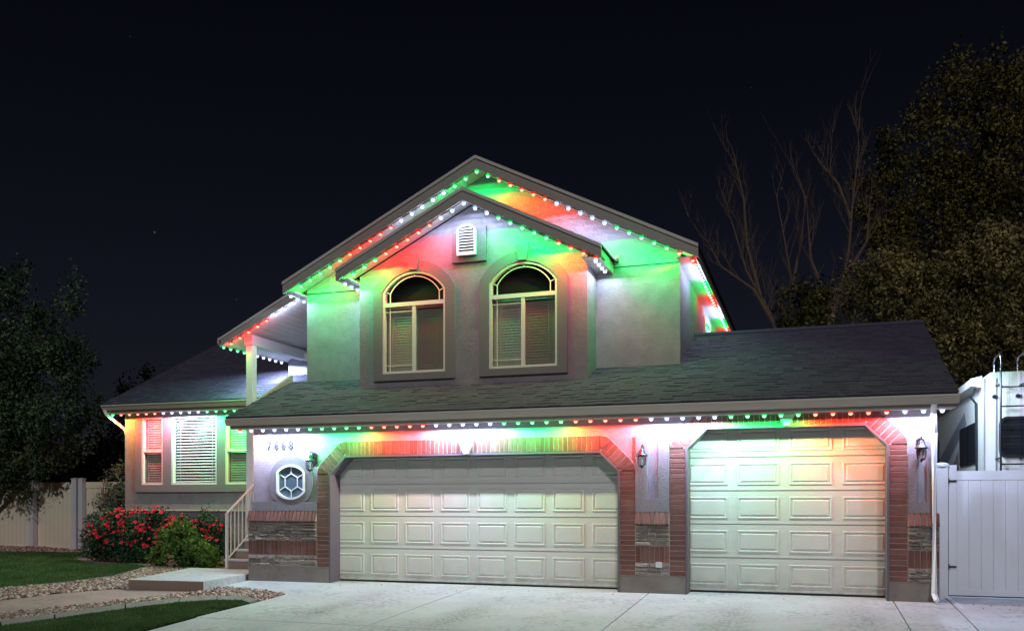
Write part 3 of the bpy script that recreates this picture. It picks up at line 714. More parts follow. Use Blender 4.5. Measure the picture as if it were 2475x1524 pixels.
# ---- main block (second storey)
PK = (-5.49, 7.32); MS = .492
def mz(x): return PK[1] - MS * abs(x - PK[0])
mwall = [(-9.1, 3.5), (-2.05, 3.5), (-2.05, mz(-2.05) - .16), (PK[0], PK[1] - .16), (-9.1, mz(-9.1) - .16)]
MB().prism(mwall, MY, MY + .2).build('upper_wall', STUCCO, house)
m = MB(); m.box(-2.25, -2.05, MY + .2, 26, 3.6, 5.5); m.build('upper_side_wall', STUCCO, house); m = MB(); m.box(-9.1, -8.9, MY + .2, 26, 3.0, 5.4); m.build('upper_side_wall', STUCCO, house)
MB().box(-8.9, -2.3, 16.5, 16.6, 3.2, 5.4).build('storey_light_block', DARK, house)  # unseen dark panel added inside to stop light leaks
# expansion joint line across the wall
MB().box(-9.1, -7.63, MY - .008, MY - .001, 5.30, 5.312).build('expansion_joint', JOINT, house)
MB().box(-3.2, -2.05, MY - .008, MY - .001, 5.325, 5.337).build('expansion_joint', JOINT, house)
def gable_roof(name, pk, s_, xl, xr, y0, y1, board=.20, th=.05, left=True):
    t = thing(name, None, None, parent=house)
    z = lambda x: pk[1] - s_ * abs(x - pk[0])
    top = [(xl, z(xl)), pk, (xr, z(xr))]
    # roof deck + underside slab
    m = MB()
    m.prism([(xl, z(xl) + .03), (pk[0], pk[1] + .03), (xr, z(xr) + .03), (xr, z(xr) - .0), (pk[0], pk[1] - .0), (xl, z(xl) - .0)], y0 + .012, y1)
    m.build('roof_deck', DECK, t)
    m = MB(); m.prism([(xl, z(xl) + .018), (pk[0], pk[1] + .018), (xr, z(xr) + .018), (xr, z(xr) - .035), (pk[0], pk[1] - .035), (xl, z(xl) - .035)], y0 - .028, y0 + .01); m.build('drip_edge', DRIP, t)
    m = MB(); m.prism([(xl, z(xl) - .0), (pk[0], pk[1] - .0), (xr, z(xr) - .0), (xr, z(xr) - board), (pk[0], pk[1] - board), (xl, z(xl) - board)], y0, y0 + .03); m.build('rake_board', FASCIA, t)
    # beadboard soffit planks under the overhang
    for sx, xe in ((-1, xl), (1, xr)):
        L_ = abs(xe - pk[0]); n = int(L_ / .30)
        for k in range(n):
            xa = pk[0] + sx * L_ * k / n; xb = pk[0] + sx * (L_ * (k + 1) / n - .006)
            a, b = sorted((xa, xb))
            m = MB(); m.prism([(a, z(a) - board + .045), (b, z(b) - board + .045), (b, z(b) - board + .06), (a, z(a) - board + .06)], y0 + .032, MY + .0 if y0 > 14.2 else y0 + .40)
            m.build('soffit_plank', SOFFIT, t)
    return t
mr_ = gable_roof('main_roof', PK, MS, -9.33, -1.70, 14.47, 26, .20)
# side eaves: soffit, fascia and gutter running back
ZE = mz(-1.70)
MB().box(-2.05, -1.76, 14.52, 26, ZE - .17, ZE - .155).build('soffit', SOFFIT, mr_)
MB().box(-1.76, -1.735, 14.5, 26, ZE - .19, ZE + .0).build('fascia', FASCIA, mr_)
MB().box(-9.30, -9.275, 14.5, 26, mz(-9.33) - .19, mz(-9.33)).build('fascia', FASCIA, mr_)
MB().box(-9.27, -9.10, 14.52, 26, mz(-9.33) - .17, mz(-9.33) - .155).build('soffit', SOFFIT, mr_)
# side window trims on the right flank
for y0_ in (18.3, 21.2):
    MB().box(-2.05, -2.01, y0_, y0_ + 1.1, 4.0, 5.1).build('side_window_trim', FRAME, house)
    MB().box(-2.008, -2.002, y0_ + .1, y0_ + 1.0, 4.1, 5.0).build('side_window_pane', RVGL, house)
# ---- dormer bay
DK = (-5.50, 6.575); DS = .492
def dz(x): return DK[1] - DS * abs(x - DK[0])
w1 = (-7.161, -5.967); w2 = (-5.164, -3.969)
def archpts(x0, x1, zs, rise, grow=0.0, n=16):
    c = (x0 + x1) / 2; h = (x1 - x0) / 2; r = (h * h + rise * rise) / (2 * rise); cz = zs + rise - r
    rr = r + grow; hh = h + grow
    a = math.asin(min(1, hh / rr))
    return [(c + rr * math.sin(-a + 2 * a * i / n), cz + rr * math.cos(-a + 2 * a * i / n)) for i in range(n + 1)]
ZB, ZS, RISE = 3.61, 5.05, .335
def archpoly(x0, x1, grow=0.0, growb=0.0):
    a = archpts(x0, x1, ZS, RISE, grow)
    return [(x0 - grow, ZB - growb), (x1 + grow, ZB - growb)] + a[::-1]
dw = [(-7.63, 3.28), (-3.47, 3.28), (-3.47, dz(-3.47) - .16), (DK[0], DK[1] - .16), (-7.63, dz(-7.63) - .16)]
MB().prism(dw, DY, DY + .15, holes=[archpoly(*w1), archpoly(*w2)]).build('dormer_wall', STUCCO, house)
m = MB(); m.box(-7.63, -7.48, DY + .15, MY, 3.3, dz(-7.63) - .16); m.box(-3.62, -3.47, DY + .15, MY, 3.3, dz(-3.47) - .16); m.build('dormer_side_wall', STUCCO, house)
for ww in (w1, w2):
    MB().prism(archpoly(*ww, .175, .12), DY - .05, DY, holes=[archpoly(*ww)]).build('arch_surround', STUCCO2, house)
    c = sum(ww) / 2; zt = ZS + RISE
    MB().prism([(c - .07, zt + .01), (c + .07, zt + .01), (c + .125, zt + .27), (c - .125, zt + .27)], DY - .085, DY - .051).build('arch_keystone', STUCCO2, house)
def archwin(x0, x1):
    t = thing('arched_window', None, None, parent=house); Y = DY
    fw = .04
    ar = archpts(x0, x1, ZS, RISE, -fw / 2)
    pts = [(x0 + fw/2, ZB + fw/2), (x1 - fw/2, ZB + fw/2)] + ar[::-1]
    MB().strip(pts, fw, Y - .03, Y + .06, True).build('frame', FRAME, t)
    ztb = 4.82; c = (x0 + x1) / 2
    MB().box(x0 + fw, x1 - fw, Y - .025, Y + .05, ztb - .035, ztb + .035).build('transom_bar', FRAME, t)
    MB().box(c - .035, c + .028, Y - .02, Y + .05, ZB + fw, ztb - .035).build('meeting_stile', FRAME, t)
    m = MB(); a2 = archpts(x0 + .13, x1 - .13, ZS - .03, RISE - .055)
    m.strip([(x0 + .13, ztb + .035)] + a2 + [(x1 - .13, ztb + .035)], .016, Y + .0, Y + .012)
    m.strip([(c, a2[8][1]), (c, ZS + RISE - fw)], .016, Y + .001, Y + .011)
    m.strip([(x0 + .13, ZS - .03), (x0 + fw, ZS + .01)], .016, Y + .001, Y + .011)
    m.strip([(x1 - .13, ZS - .03), (x1 - fw, ZS + .01)], .016, Y + .001, Y + .011)
    m.build('arch_muntin', FRAME, t)
    m = MB(); m.strip([(x0 + .13, ZB + fw), (x0 + .13, ztb - .035)], .013, Y + .0, Y + .01)
    for zz in (ZB + .15, ztb - .12): m.strip([(x0 + fw, zz), (c - .035, zz)], .013, Y + .001, Y + .009)
    m.build('sash_muntin', FRAME, t)
    pane(x0 + fw, x1 - fw, ZB + fw, ztb - .035, Y + .018, t)
    ap_ = [(x0 + fw, ztb + .035), (x1 - fw, ztb + .035)] + [(p[0], p[1] - .01) for p in archpts(x0, x1, ZS, RISE, -fw)][::-1]
    MB().add([(p[0], Y + .018, p[1]) for p in ap_], [tuple(range(len(ap_)))]).build('arch_pane', GLASS, t)
    blinds(t, x0 + fw + .005, x1 - fw - .005, ZB + fw, ztb - .04, Y + .085, pitch=.047, tilt=74, SLAT=mat('blind_slat_tan', (0.42, 0.385, 0.33), 0.6))
    MB().box(x0, x1, Y + .20, Y + .21, ZB, 5.45).build('room_dark', DARK, t)  # unlit room behind the arch, painted as a near-black sheet
    return t
SLAT.node_tree.nodes['Principled BSDF'].inputs['Roughness'].default_value = .55
archwin(*w1); archwin(*w2)
# screens over the sliding halves
SCR2 = glass('screen_mesh_fine', (0.76, 0.76, 0.74), 0.0)
for a, b in (w1, w2):
    c = (a + b) / 2; pane(c + .03, b - .04, ZB + .04, 4.785, DY + .006, house, SCR2, 'insect_screen')
dr_ = gable_roof('dormer_roof', DK, DS, -7.88, -3.14, 13.88, 15.0, .19)
for xa, xb, xe in ((-3.47, -3.2, -3.14), (-7.82, -7.63, -7.88)):
    z_ = dz(xe); MB().box(xa, xb, 13.93, MY, z_ - .16, z_ - .145).build('soffit', SOFFIT, dr_)
MB().box(-3.2, -3.175, 13.915, MY, dz(-3.14) - .19, dz(-3.14) + .0).build('fascia', FASCIA, dr_)
MB().box(-7.85, -7.825, 13.915, MY, dz(-7.88) - .19, dz(-7.88) + .0).build('fascia', FASCIA, dr_)
# gable vent
MB().prism([(-5.84, 5.455), (-5.22, 5.455), (-5.22, 6.05), (-5.36, 6.17), (-5.70, 6.17), (-5.84, 6.05)], DY - .045, DY).build('vent_surround', STUCCO2, house)
gv = thing('gable_vent', None, None, parent=house)
va = (-5.735, -5.385)
ap = [(va[0], 5.56), (va[1], 5.56), (va[1], 6.00), (-5.45, 6.06), (-5.56, 6.085), (-5.67, 6.06), (va[0], 6.00)]
MB().strip([(p[0]*.9 + -5.56*.1, p[1]*.94 + 5.82*.06) for p in ap], .035, DY - .10, DY - .047, True).build('frame', WHITE, gv)
MB().prism(ap, DY - .052, DY - .046).build('backing', BLACK, gv)
for k in range(9):
    z_ = 5.60 + k * .049; hw = .145 if k < 8 else .10
    MB().add([(-5.56-hw, DY-.098, z_), (-5.56+hw, DY-.098, z_), (-5.56+hw, DY-.055, z_+.030), (-5.56-hw, DY-.055, z_+.030), (-5.56-hw, DY-.098, z_+.007), (-5.56+hw, DY-.098, z_+.007), (-5.56+hw, DY-.055, z_+.037), (-5.56-hw, DY-.055, z_+.037)],
             [(0, 3, 2, 1), (4, 5, 6, 7), (0, 1, 5, 4)]).build('slat', WHITE, gv)
# ---- porch
PY = 15.05; PSL = .49
def pz(x): return 4.595 + PSL * (x + 11.13)
pr_ = thing('porch_roof', None, None, parent=house)
MB().prism([(-11.15, pz(-11.15) + .02), (-9.3, pz(-9.3) + .02), (-9.3, pz(-9.3) + .06), (-11.15, pz(-11.15) + .06)], PY + .012, 18.6).build('roof_deck', DECK, pr_)
MB().prism([(-11.15, pz(-11.15) + .022), (-9.3, pz(-9.3) + .022), (-9.3, pz(-9.3) - .02), (-11.15, pz(-11.15) - .02)], PY - .028, PY + .01).build('drip_edge', DRIP, pr_)
MB().prism([(-11.15, pz(-11.15) + .0), (-9.25, pz(-9.25) + .0), (-9.25, pz(-9.25) - .18), (-11.15, pz(-11.15) - .14)], PY, PY + .03).build('rake_board', FASCIA, pr_)
MB().box(-11.2, -11.12, PY - .0, 18.6, pz(-11.15) - .08, pz(-11.15) + .03).build('gutter', GUTTER, pr_)
for k in range(18):
    a = -11.08 + k * .112; b = a + .106
    MB().prism([(a, pz(a) - .13), (b, pz(b) - .13), (b, pz(b) - .115), (a, pz(a) - .115)], PY + .032, 17.38).build('ceiling_plank', SOFFIT, pr_)
m = MB(); m.box(-10.74, -10.56, 15.30, 17.38, pz(-10.65) - .34, pz(-10.65) - .14); m.build('beam', SOFFIT, pr_)
MB().box(-10.56, -9.15, 17.22, 17.38, 4.45, 4.62).build('beam', SOFFIT, pr_)
MB().prism([(-11.06, 3.4), (-9.1, 3.4), (-9.1, 5.5), (-11.06, 4.60)], 17.4, 17.55).build('porch_back_wall', STUCCO, house)
MB().box(-10.715, -10.57, 15.32, 15.465, .0, pz(-10.65) - .342).build('porch_column', WHITE, house)
# downspouts
def spout(pts, name='downspout'):
    MB().tube(pts, .038, 4).build(name, WHITE, house)
spout([(1.545, 12.99, 2.66), (1.545, 13.06, 2.55), (1.585, 13.28, 2.30), (1.585, 13.30, 2.20), (1.585, 13.30, .12), (1.60, 13.15, .04)])
spout([(-14.99, 16.12, 3.42), (-14.97, 16.16, 3.32), (-14.90, 16.62, 3.04), (-14.90, 16.70, 2.9), (-14.90, 16.72, .1)])

# ================================================================== LED strings
bulb_me = {}
for c in 'WGR':
    m = MB(); m.lathe([(.002, -.040), (.016, -.036), (.023, -.024), (.024, -.012)], 0, 0, 10); nf = len(m.f); m.lathe([(.024, -.012), (.034, -.008), (.036, .004), (.030, .012)], 0, 0, 10)
    bulb_me[c] = m.mesh('bulb', BULBM[c], True); bulb_me[c].materials.append(RIMM[c])
    for k, p_ in enumerate(bulb_me[c].polygons): p_.material_index = 0 if k < nf else 1
spots = {}
POW = {'W': 30, 'G': 13.5, 'R': 14}
def led(c, k, wide):
    key = (c, k, wide)
    if key not in spots:
        l = bpy.data.lights.new('led', 'POINT' if wide else 'SPOT'); l.energy = POW[c] * k * (.24 if (c == 'W' and k == 1.5) else .40 if (c == 'W' and k == 2.1) else 1); l.color = LEDC[c]; l.shadow_soft_size = .012
        if not wide: l.spot_size = math.radians(178); l.spot_blend = .12
        spots[key] = l
    return spots[key]
def string(label, p0, p1, cols, k=1.0, wide=False):
    """LEDs from p0 to p1, one every 0.2286 m"""
    t = thing('light_string', label, 'string lights', 'permanent coloured eave lights')
    a, b = Vector(p0), Vector(p1); dirn = (b - a).normalized(); n = len(cols)
    e = a + dirn * (.2286 * (n - 1))
    q = MB(); u = Vector((0, 0, 1))
    s_ = dirn.cross(u).normalized() * .016; v = [p + x + y for p in (a - dirn * .06, e + dirn * .06) for x in (-s_, s_) for y in (u * .012, u * .03)]
    q.add(v, [(0, 1, 3, 2), (4, 6, 7, 5), (0, 4, 5, 1), (2, 3, 7, 6), (1, 5, 7, 3), (0, 2, 6, 4)]); q.build('track', TRACK, t)
    for i, c in enumerate(cols):
        p = a + dirn * (.2286 * i)
        ob('bulb', bulb_me[c], t, loc=p).scale = (1.2, 1.2, 1.2)
        if not wide and i % 2 == 0:
            lo = bpy.data.objects.new('led_spill', led(c, .035, True)); COL.objects.link(lo); lo.parent = t; lo.location = p + Vector((0, 0, -.058))
        lo = bpy.data.objects.new('led_light', led(c, k, wide)); COL.objects.link(lo); lo.parent = t; lo.location = p + Vector((0, 0, -.060))
    return t
P5 = lambda *a: ''.join(x * 5 for x in a)
string('long light string under the garage eave above both doors', (-9.31, 13.13, 2.598), (2, 13.13, 2.598), 'R' + P5('W', 'G', 'R', 'W', 'G', 'R', 'W', 'G', 'R') + 'WWW', k=1.2)
string('light string under the low left wing eave above the blinds', (-14.86, 16.24, 3.325), (0, 16.24, 3.325), 'G' + P5('R', 'W', 'G') + 'GRRRRR', k=2.1)
Lm = .2286 / math.sqrt(1 + MS * MS)
mzl = lambda x: mz(x) - .225
string('light string on the left rake of the main gable', (PK[0] - 17 * Lm, 14.53, mzl(PK[0] - 17 * Lm)), (PK[0], 14.53, mzl(PK[0])), P5('G', 'R', 'W') + 'GGG', k=1.5)
string('light string on the right rake of the main gable', (PK[0] + Lm, 14.53, mzl(PK[0] + Lm)), (PK[0] + 18 * Lm, 14.53, mzl(PK[0] + 18 * Lm)), 'G' + P5('R', 'W', 'G') + 'R', k=1.5)
dzl = lambda x: dz(x) - .215
string('light string on the left rake of the smaller front gable', (DK[0] - 10 * Lm, 13.94, dzl(DK[0] - 10 * Lm)), (DK[0], 13.94, dzl(DK[0])), 'GGG' + 'RRRRR' + 'WWW', k=1.5)
string('light string on the right rake of the smaller front gable', (DK[0] + Lm, 13.94, dzl(DK[0] + Lm)), (DK[0] + 11 * Lm, 13.94, dzl(DK[0] + 11 * Lm)), 'WW' + 'GGGGG' + 'RRRR', k=1.5)
string('light string running back along the right side eave', (-1.80, 14.60, 5.262), (-1.80, 30, 5.262), 'RR' + P5('W', 'G', 'R', 'W', 'G', 'R', 'W'), k=.14, wide=True)
string('short white lights on the left side eave above the porch', (-9.22, 14.58, 5.215), (-9.22, 16, 5.215), 'WWW', k=.27)
string('white lights on the left side eave of the smaller gable', (-7.76, 14.0, 5.20), (-7.76, 15, 5.20), 'WWWW', k=.27)
string('white lights on the right side eave of the smaller gable', (-3.26, 14.0, 5.225), (-3.26, 15, 5.225), 'WWWW', k=.27)
string('light string hidden under the right rake of the garage roof', (1.79, 14.95, rz(14.95) - .24), (1.79, 16.8, rz(16.8) - .24), 'WWWWGWWW', k=2.5)
pzl = lambda x: pz(x) - .175
string('light string down the rake of the porch roof', (-10.92, PY + .06, pzl(-10.92)), (-9.3, PY + .06, pzl(-9.3)), 'RRRRR' + 'WWW', k=.16, wide=True)
string('light string running back along the porch eave', (-11.10, 15.12, 4.455), (-11.10, 18, 4.455), 'GGGGG' + 'WWWWW', k=1.3)

# ================================================================== things on the house
hn = thing('house_number', 'dark numerals 7668 on the pale wall above the round window', 'house number')
for i, ch in enumerate('7668'):
    cu = bpy.data.curves.new('digit', 'FONT'); cu.body = ch; cu.size = .215; cu.extrude = .008; cu.offset = .006; cu.align_x = 'CENTER'; cu.resolution_u = 3
    to = bpy.data.objects.new('tmp', cu); COL.objects.link(to); bpy.context.view_layer.update()
    me = bpy.data.meshes.new_from_object(to.evaluated_get(bpy.context.evaluated_depsgraph_get())); bpy.data.objects.remove(to)
    me.materials.clear(); me.materials.append(NUMM)
    o = ob('digit', me, hn, loc=(-8.90 + i * .142, FY - .012, 2.268 + i * .0), rot=(math.radians(90), 0, 0)); o.scale = (.85, 1.0, 1)
def lantern(x, z, label):
    t = thing('wall_lantern', label, 'lantern', 'carriage lanterns beside the garage doors', loc=(x, FY, z))
    y = -.17
    m = MB(); m.add([(a * .05, -.012 - (.01 if k else 0), c * .085 + .06) for k in (0, 1) for a, c in ((-1, -1), (1, -1), (1, 1), (0, 1.35), (-1, 1))], [(5, 6, 7, 8, 9), (0, 1, 6, 5), (1, 2, 7, 6), (2, 3, 8, 7), (3, 4, 9, 8), (4, 0, 5, 9)]); m.build('backplate', BLACK, t)
    m = MB(); m.tube([(0, -.02, .05), (0, -.06, .14), (0, -.11, .185), (0, -.155, .17), (0, y, .125)], [.011, .011, .010, .010, .008], 6); m.tube([(0, -.03, .06), (0, -.07, .07), (0, -.09, .10), (0, -.07, .12)], .007, 5); m.build('scroll_arm', BLACK, t)
    m = MB(); m.lathe([(.004, .165), (.012, .15), (.006, .135), (.02, .12), (.038, .105), (.042, .075), (.058, .06), (.078, .035), (.086, .025), (.084, .012), (.04, .010)], 0, y, 12); m.build('cap', BLACK, t, smooth=True)
    m = MB(); m.lathe([(.058, .01), (.066, -.03), (.06, -.09), (.045, -.125), (.03, -.13)], 0, y, 6); m.build('glass_body', LGLASS, t)
    m = MB()
    for k in range(6):
        a = 2 * math.pi * (k + .5) / 6; m.tube([(r * math.cos(a), y + r * math.sin(a), z_) for r, z_ in ((.060, .01), (.068, -.03), (.062, -.09), (.046, -.13))], .0045, 4)
    m.lathe([(.05, -.122), (.052, -.135), (.02, -.15), (.008, -.165), (.002, -.175)], 0, y, 8); m.build('cage', BLACK, t)
    MB().lathe([(.004, -.02), (.012, -.035), (.014, -.06), (.008, -.085), (.008, -.12)], 0, y, 8).build('lamp_bulb', FRAME, t)
lantern(-8.00, 2.03, 'black carriage lantern between the round window and the wide door, unlit')
lantern(-2.38, 2.03, 'unlit carriage lantern on the pier between the two garage doors')
lantern(1.42, 2.07, 'unlit carriage lantern at the right end beside the downspout')
sc_ = thing('security_camera', 'small dark camera mounted under the right end of the small gable', 'camera')
MB().tube([(-3.10, 14.93, 5.42), (-3.08, 14.78, 5.44)], .03, 8).build('mount', BLACK, sc_)
MB().tube([(-3.08, 14.80, 5.44), (-2.98, 14.62, 5.40)], .045, 8).build('camera_body', RVW, sc_)
# stair railing
rl = thing('stair_railing', 'cream metal railing with thin balusters beside the front steps', 'railing')
RX = -10.50
z0_, y0_ = .10, 14.40
MB().box(RX - .022, RX + .022, y0_ - .022, y0_ + .022, .10, 1.16).build('newel_post', FRAME, rl)
sl_ = .64; ln = 1.6
def bar(za, r): return MB().tube([(RX, y0_, za), (RX, y0_ + ln, za + sl_ * ln)], r, 4)
bar(1.15, .026).build('handrail', FRAME, rl); bar(.27, .018).build('bottom_rail', FRAME, rl)
for k in range(1, 13):
    yy = y0_ + k * .122; MB().box(RX - .009, RX + .009, yy - .009, yy + .009, .27 + sl_ * (yy - y0_), 1.15 + sl_ * (yy - y0_)).build('baluster', FRAME, rl)
MB().box(RX - .022, RX + .022, y0_ + ln, y0_ + ln + .044, 1.1, 2.2).build('newel_post', FRAME, rl)

# ================================================================== fences
fc = thing('vinyl_fence', 'cream vinyl privacy fence behind the upper lawn on the left', 'fence')
bmesh_ = MB(); bmesh_.box(-.072, .072, 0, .03, .12, 1.80); bb = bmesh_.mesh('fence_board', CREAM)
xs = np.arange(-28.2, -13.0, .15)
for x in xs: ob('fence_board', bb, fc, loc=(x, 19.52 + (0.0), 0))
MB().box(-28.3, -13.0, 19.50, 19.56, 1.74, 1.90).build('top_rail', CREAM, fc); MB().box(-28.3, -13.0, 19.50, 19.56, .0, .14).build('bottom_rail', CREAM, fc)
def post(x, y, wd, h, m_, parent, name='post'):
    MB().box(x - wd/2, x + wd/2, y - wd/2, y + wd/2, 0, h).build(name, m_, parent)
    MB().add([(x-wd*.58, y-wd*.58, h), (x+wd*.58, y-wd*.58, h), (x+wd*.58, y+wd*.58, h), (x-wd*.58, y+wd*.58, h), (x-wd*.58, y-wd*.58, h+.02), (x+wd*.58, y-wd*.58, h+.02), (x+wd*.58, y+wd*.58, h+.02), (x-wd*.58, y+wd*.58, h+.02), (x, y, h+.045)],
             [(0, 1, 5, 4), (1, 2, 6, 5), (2, 3, 7, 6), (3, 0, 4, 7), (4, 5, 8), (5, 6, 8), (6, 7, 8), (7, 4, 8), (0, 3, 2, 1)]).build('post_cap', m_, parent)
post(-20.52, 19.42, .15, 1.93, GREYV, fc); post(-18.99, 19.38, .15, 1.97, GREYV, fc); post(-18.81, 19.42, .13, 1.97, GREYV, fc); post(-23.4, 19.42, .15, 1.93, GREYV, fc)
# right gate
gt = thing('vinyl_gate', 'white vinyl board gate closing the drive in front of the trailer', 'gate')
MB().box(1.855, 1.955, 13.98, 14.03, .05, 1.885).build('gate_stile', WHITE, gt)
MB().box(1.957, 5.2, 13.985, 14.025, 1.672, 1.80).build('top_rail', WHITE, gt); MB().box(1.957, 5.2, 13.985, 14.025, .05, .13).build('bottom_rail', WHITE, gt)
q = MB(); q.add([(-.076, .02, .13), (-.076, .0, .13), (-.068, -.006, .13), (.068, -.006, .13), (.076, .0, .13), (.076, .02, .13)] + [(-.076, .02, 1.67), (-.076, .0, 1.67), (-.068, -.006, 1.67), (.068, -.006, 1.67), (.076, .0, 1.67), (.076, .02, 1.67)],
           [(i, i + 1, i + 7, i + 6) for i in range(5)] + [(5, 0, 6, 11)]); gb = q.mesh('gate_board', WHITE)
for k in range(21): ob('gate_board', gb, gt, loc=(2.035 + k * .1545, 14.0, 0))
for z_ in (.45, 1.66):
    MB().box(1.78, 1.95, 13.962, 13.98, z_ - .012, z_ + .012).build('hinge_strap', BLACK, gt)
    MB().tube([(1.848, 13.955, z_ - .04), (1.848, 13.955, z_ + .04)], .012, 6).build('hinge_pin', BLACK, gt)
gp = thing('gate_post', 'white vinyl gate post with domed cap beside the garage corner', 'post')
MB().box(1.695, 1.838, 13.93, 14.07, -.02, 1.86).build('post_shaft', WHITE, gp)
m = MB(); 
m.lathe([(.100, 1.862), (.102, 1.885), (.085, 1.905), (.05, 1.918), (.004, 1.922)], 1.766, 14.0, 16); m.build('post_cap', WHITE, gp, smooth=True)

# ================================================================== travel trailer
rv = thing('travel_trailer', 'pale travel trailer parked behind the white gate with rear ladder', 'trailer')
X0, X1, Y0, Y1, Z0, Z1 = 2.68, 5.1, 16.3, 24.5, .55, 3.47
m = MB(); c = .10
m.add([(X0, Y0, Z0), (X1, Y0, Z0), (X1, Y0, Z1 - c), (X1 - c, Y0, Z1), (X0 + c, Y0, Z1), (X0, Y0, Z1 - c)] + [(X0, Y1, Z0), (X1, Y1, Z0), (X1, Y1, Z1 - c), (X1 - c, Y1, Z1), (X0 + c, Y1, Z1), (X0, Y1, Z1 - c)],
      [(0, 1, 2, 3, 4, 5), (11, 10, 9, 8, 7, 6)] + [(i, i + 6, (i + 1) % 6 + 6, (i + 1) % 6) for i in range(6)]); m.build('body', RVW, rv)
for xx in (X0 - .004, X0 + .17): MB().box(xx, xx + .02, Y0 - .008, Y0, Z0, Z1 - .1).build('corner_moulding', RVG, rv)
def rrect(x0, x1, z0, z1, r, n=4):
    p = []
    for cx_, cz_, a0 in ((x1 - r, z1 - r, 0), (x0 + r, z1 - r, 90), (x0 + r, z0 + r, 180), (x1 - r, z0 + r, 270)):
        for i in range(n + 1): a = math.radians(a0 + 90 * i / n); p.append((cx_ + r * math.cos(a), cz_ + r * math.sin(a)))
    return p
wnd = rrect(2.92, 3.62, 2.10, 2.72, .10)
w_ = MB().prism(wnd, Y0 - .02, Y0 - .001).build('rear_window', RVGL, rv)
MB().strip(wnd, .045, Y0 - .035, Y0 - .0, True).build('window_frame', BLACK, w_)
MB().box(2.95, 3.6, Y0 - .03, Y0 - .021, 2.40, 2.43).build('window_bar', BLACK, w_)
lad = thing('ladder', None, None, parent=rv)
for x in (2.905, 3.255):
    MB().tube([(x, Y0 - .12, 1.1), (x, Y0 - .12, Z1 + .02)], .017, 6).build('rail', BLACK, lad)
    MB().tube([(x, Y0 - .12, Z1 + .02), (x, Y0 - .12, Z1 + .24), (x, Y0 - .08, Z1 + .30), (x - .01, Y0 + .32, Z1 + .28), (x - .01, Y0 + .40, Z1 + .22), (x - .01, Y0 + .40, Z1)], .014, 6).build('grab_hook', CHROME, lad)
for k in range(7): z_ = 1.35 + k * .31; MB().tube([(2.905, Y0 - .12, z_), (3.255, Y0 - .12, z_)], .013, 6).build('rung', BLACK, lad)
for z_ in (2.07, 3.26):
    for x in (2.905, 3.255): MB().tube([(x, Y0 - .12, z_), (x - .05, Y0, z_ - .01)], .016, 6).build('standoff', BLACK, lad)
for x in (2.83, 3.17): MB().tube([(x, Y0 - .03, 3.07), (x, Y0 - .0, 3.07)], .035, 8).build('marker_light', BLACK, rv)
# left flank: windows, decals, awning
def flank(name, pts, m_, dx, parent=rv):
    n = len(pts)
    return MB().add([(X0 - dx, y, z) for y, z in pts] + [(X0 - .0005, y, z) for y, z in pts], [tuple(reversed(range(n)))] + [(i, (i + 1) % n, (i + 1) % n + n, i + n) for i in range(n)]).build(name, m_, parent)
fw_ = flank('side_window', [(p[0], p[1]) for p in rrect(16.95, 18.7, 2.02, 2.72, .1)], RVGL, .02)
MB().add([(X0 - .03, 17.78, 2.03), (X0 - .03, 17.84, 2.03), (X0 - .03, 17.84, 2.71), (X0 - .03, 17.78, 2.71)], [(0, 1, 2, 3)]).build('window_bar', BLACK, fw_)
flank('side_window', rrect(21.6, 22.8, 2.0, 2.72, .1), RVGL, .02)
flank('decal', [(18.2, 3.0), (21.5, 2.3), (22.0, 2.0), (21.0, 2.0), (19.6, 2.35), (18.0, 2.78)], RVG, .004)
flank('decal', [(18.9, 2.35), (19.6, 2.1), (20.2, 1.4), (19.8, 1.3), (19.2, 1.8), (18.85, 2.0)], RVB, .004)
flank('decal', [(16.45, 1.85), (20.5, 1.35), (20.5, 1.1), (16.45, 1.5)], RVG, .004)
aw = MB(); aw.prismx([(0, 0)] * 3, 0, 0) if False else None
MB().add([(X0 - .16, y, z) for y in (16.45, 23.5) for z in (3.28, 3.40)] + [(X0, y, z) for y in (16.45, 23.5) for z in (3.24, 3.44)],
         [(0, 1, 3, 2), (0, 2, 6, 4), (1, 5, 7, 3), (0, 4, 5, 1), (2, 3, 7, 6)]).build('awning_case', mat('awning_case', (0.6, 0.56, 0.5), 0.4), rv)
MB().tube([(X0 - .05, 16.62, 3.3), (X0 - .12, 16.75, 3.12), (X0 - .03, 16.85, 3.02), (X0 - .01, 16.85, 1.4)], .022, 6).build('awning_arm', BLACK, rv)
for y in (20.2, 21.1):
    MB().tube([(X0 + .02, y, .36), (X0 + .25, y, .36)], .36, 16).build('wheel', BLACK, rv)

tn = DOOR.node_tree; L = tn.links.new; bs = tn.nodes['Principled BSDF']; src = bs.inputs['Base Color'].links[0].from_socket
ge = tn.nodes.new('ShaderNodeNewGeometry'); sx = tn.nodes.new('ShaderNodeSeparateXYZ'); L(ge.outputs['Position'], sx.inputs[0])
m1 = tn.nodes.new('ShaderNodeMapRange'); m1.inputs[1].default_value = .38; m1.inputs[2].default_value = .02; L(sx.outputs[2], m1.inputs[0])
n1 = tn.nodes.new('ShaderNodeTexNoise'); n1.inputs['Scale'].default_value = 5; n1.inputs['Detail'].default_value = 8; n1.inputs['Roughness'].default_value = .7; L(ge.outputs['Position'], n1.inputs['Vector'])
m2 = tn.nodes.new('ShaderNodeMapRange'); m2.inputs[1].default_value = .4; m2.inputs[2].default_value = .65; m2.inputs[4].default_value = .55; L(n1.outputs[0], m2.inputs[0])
m3 = tn.nodes.new('ShaderNodeMath'); m3.operation = 'MULTIPLY'; L(m1.outputs[0], m3.inputs[0]); L(m2.outputs[0], m3.inputs[1])
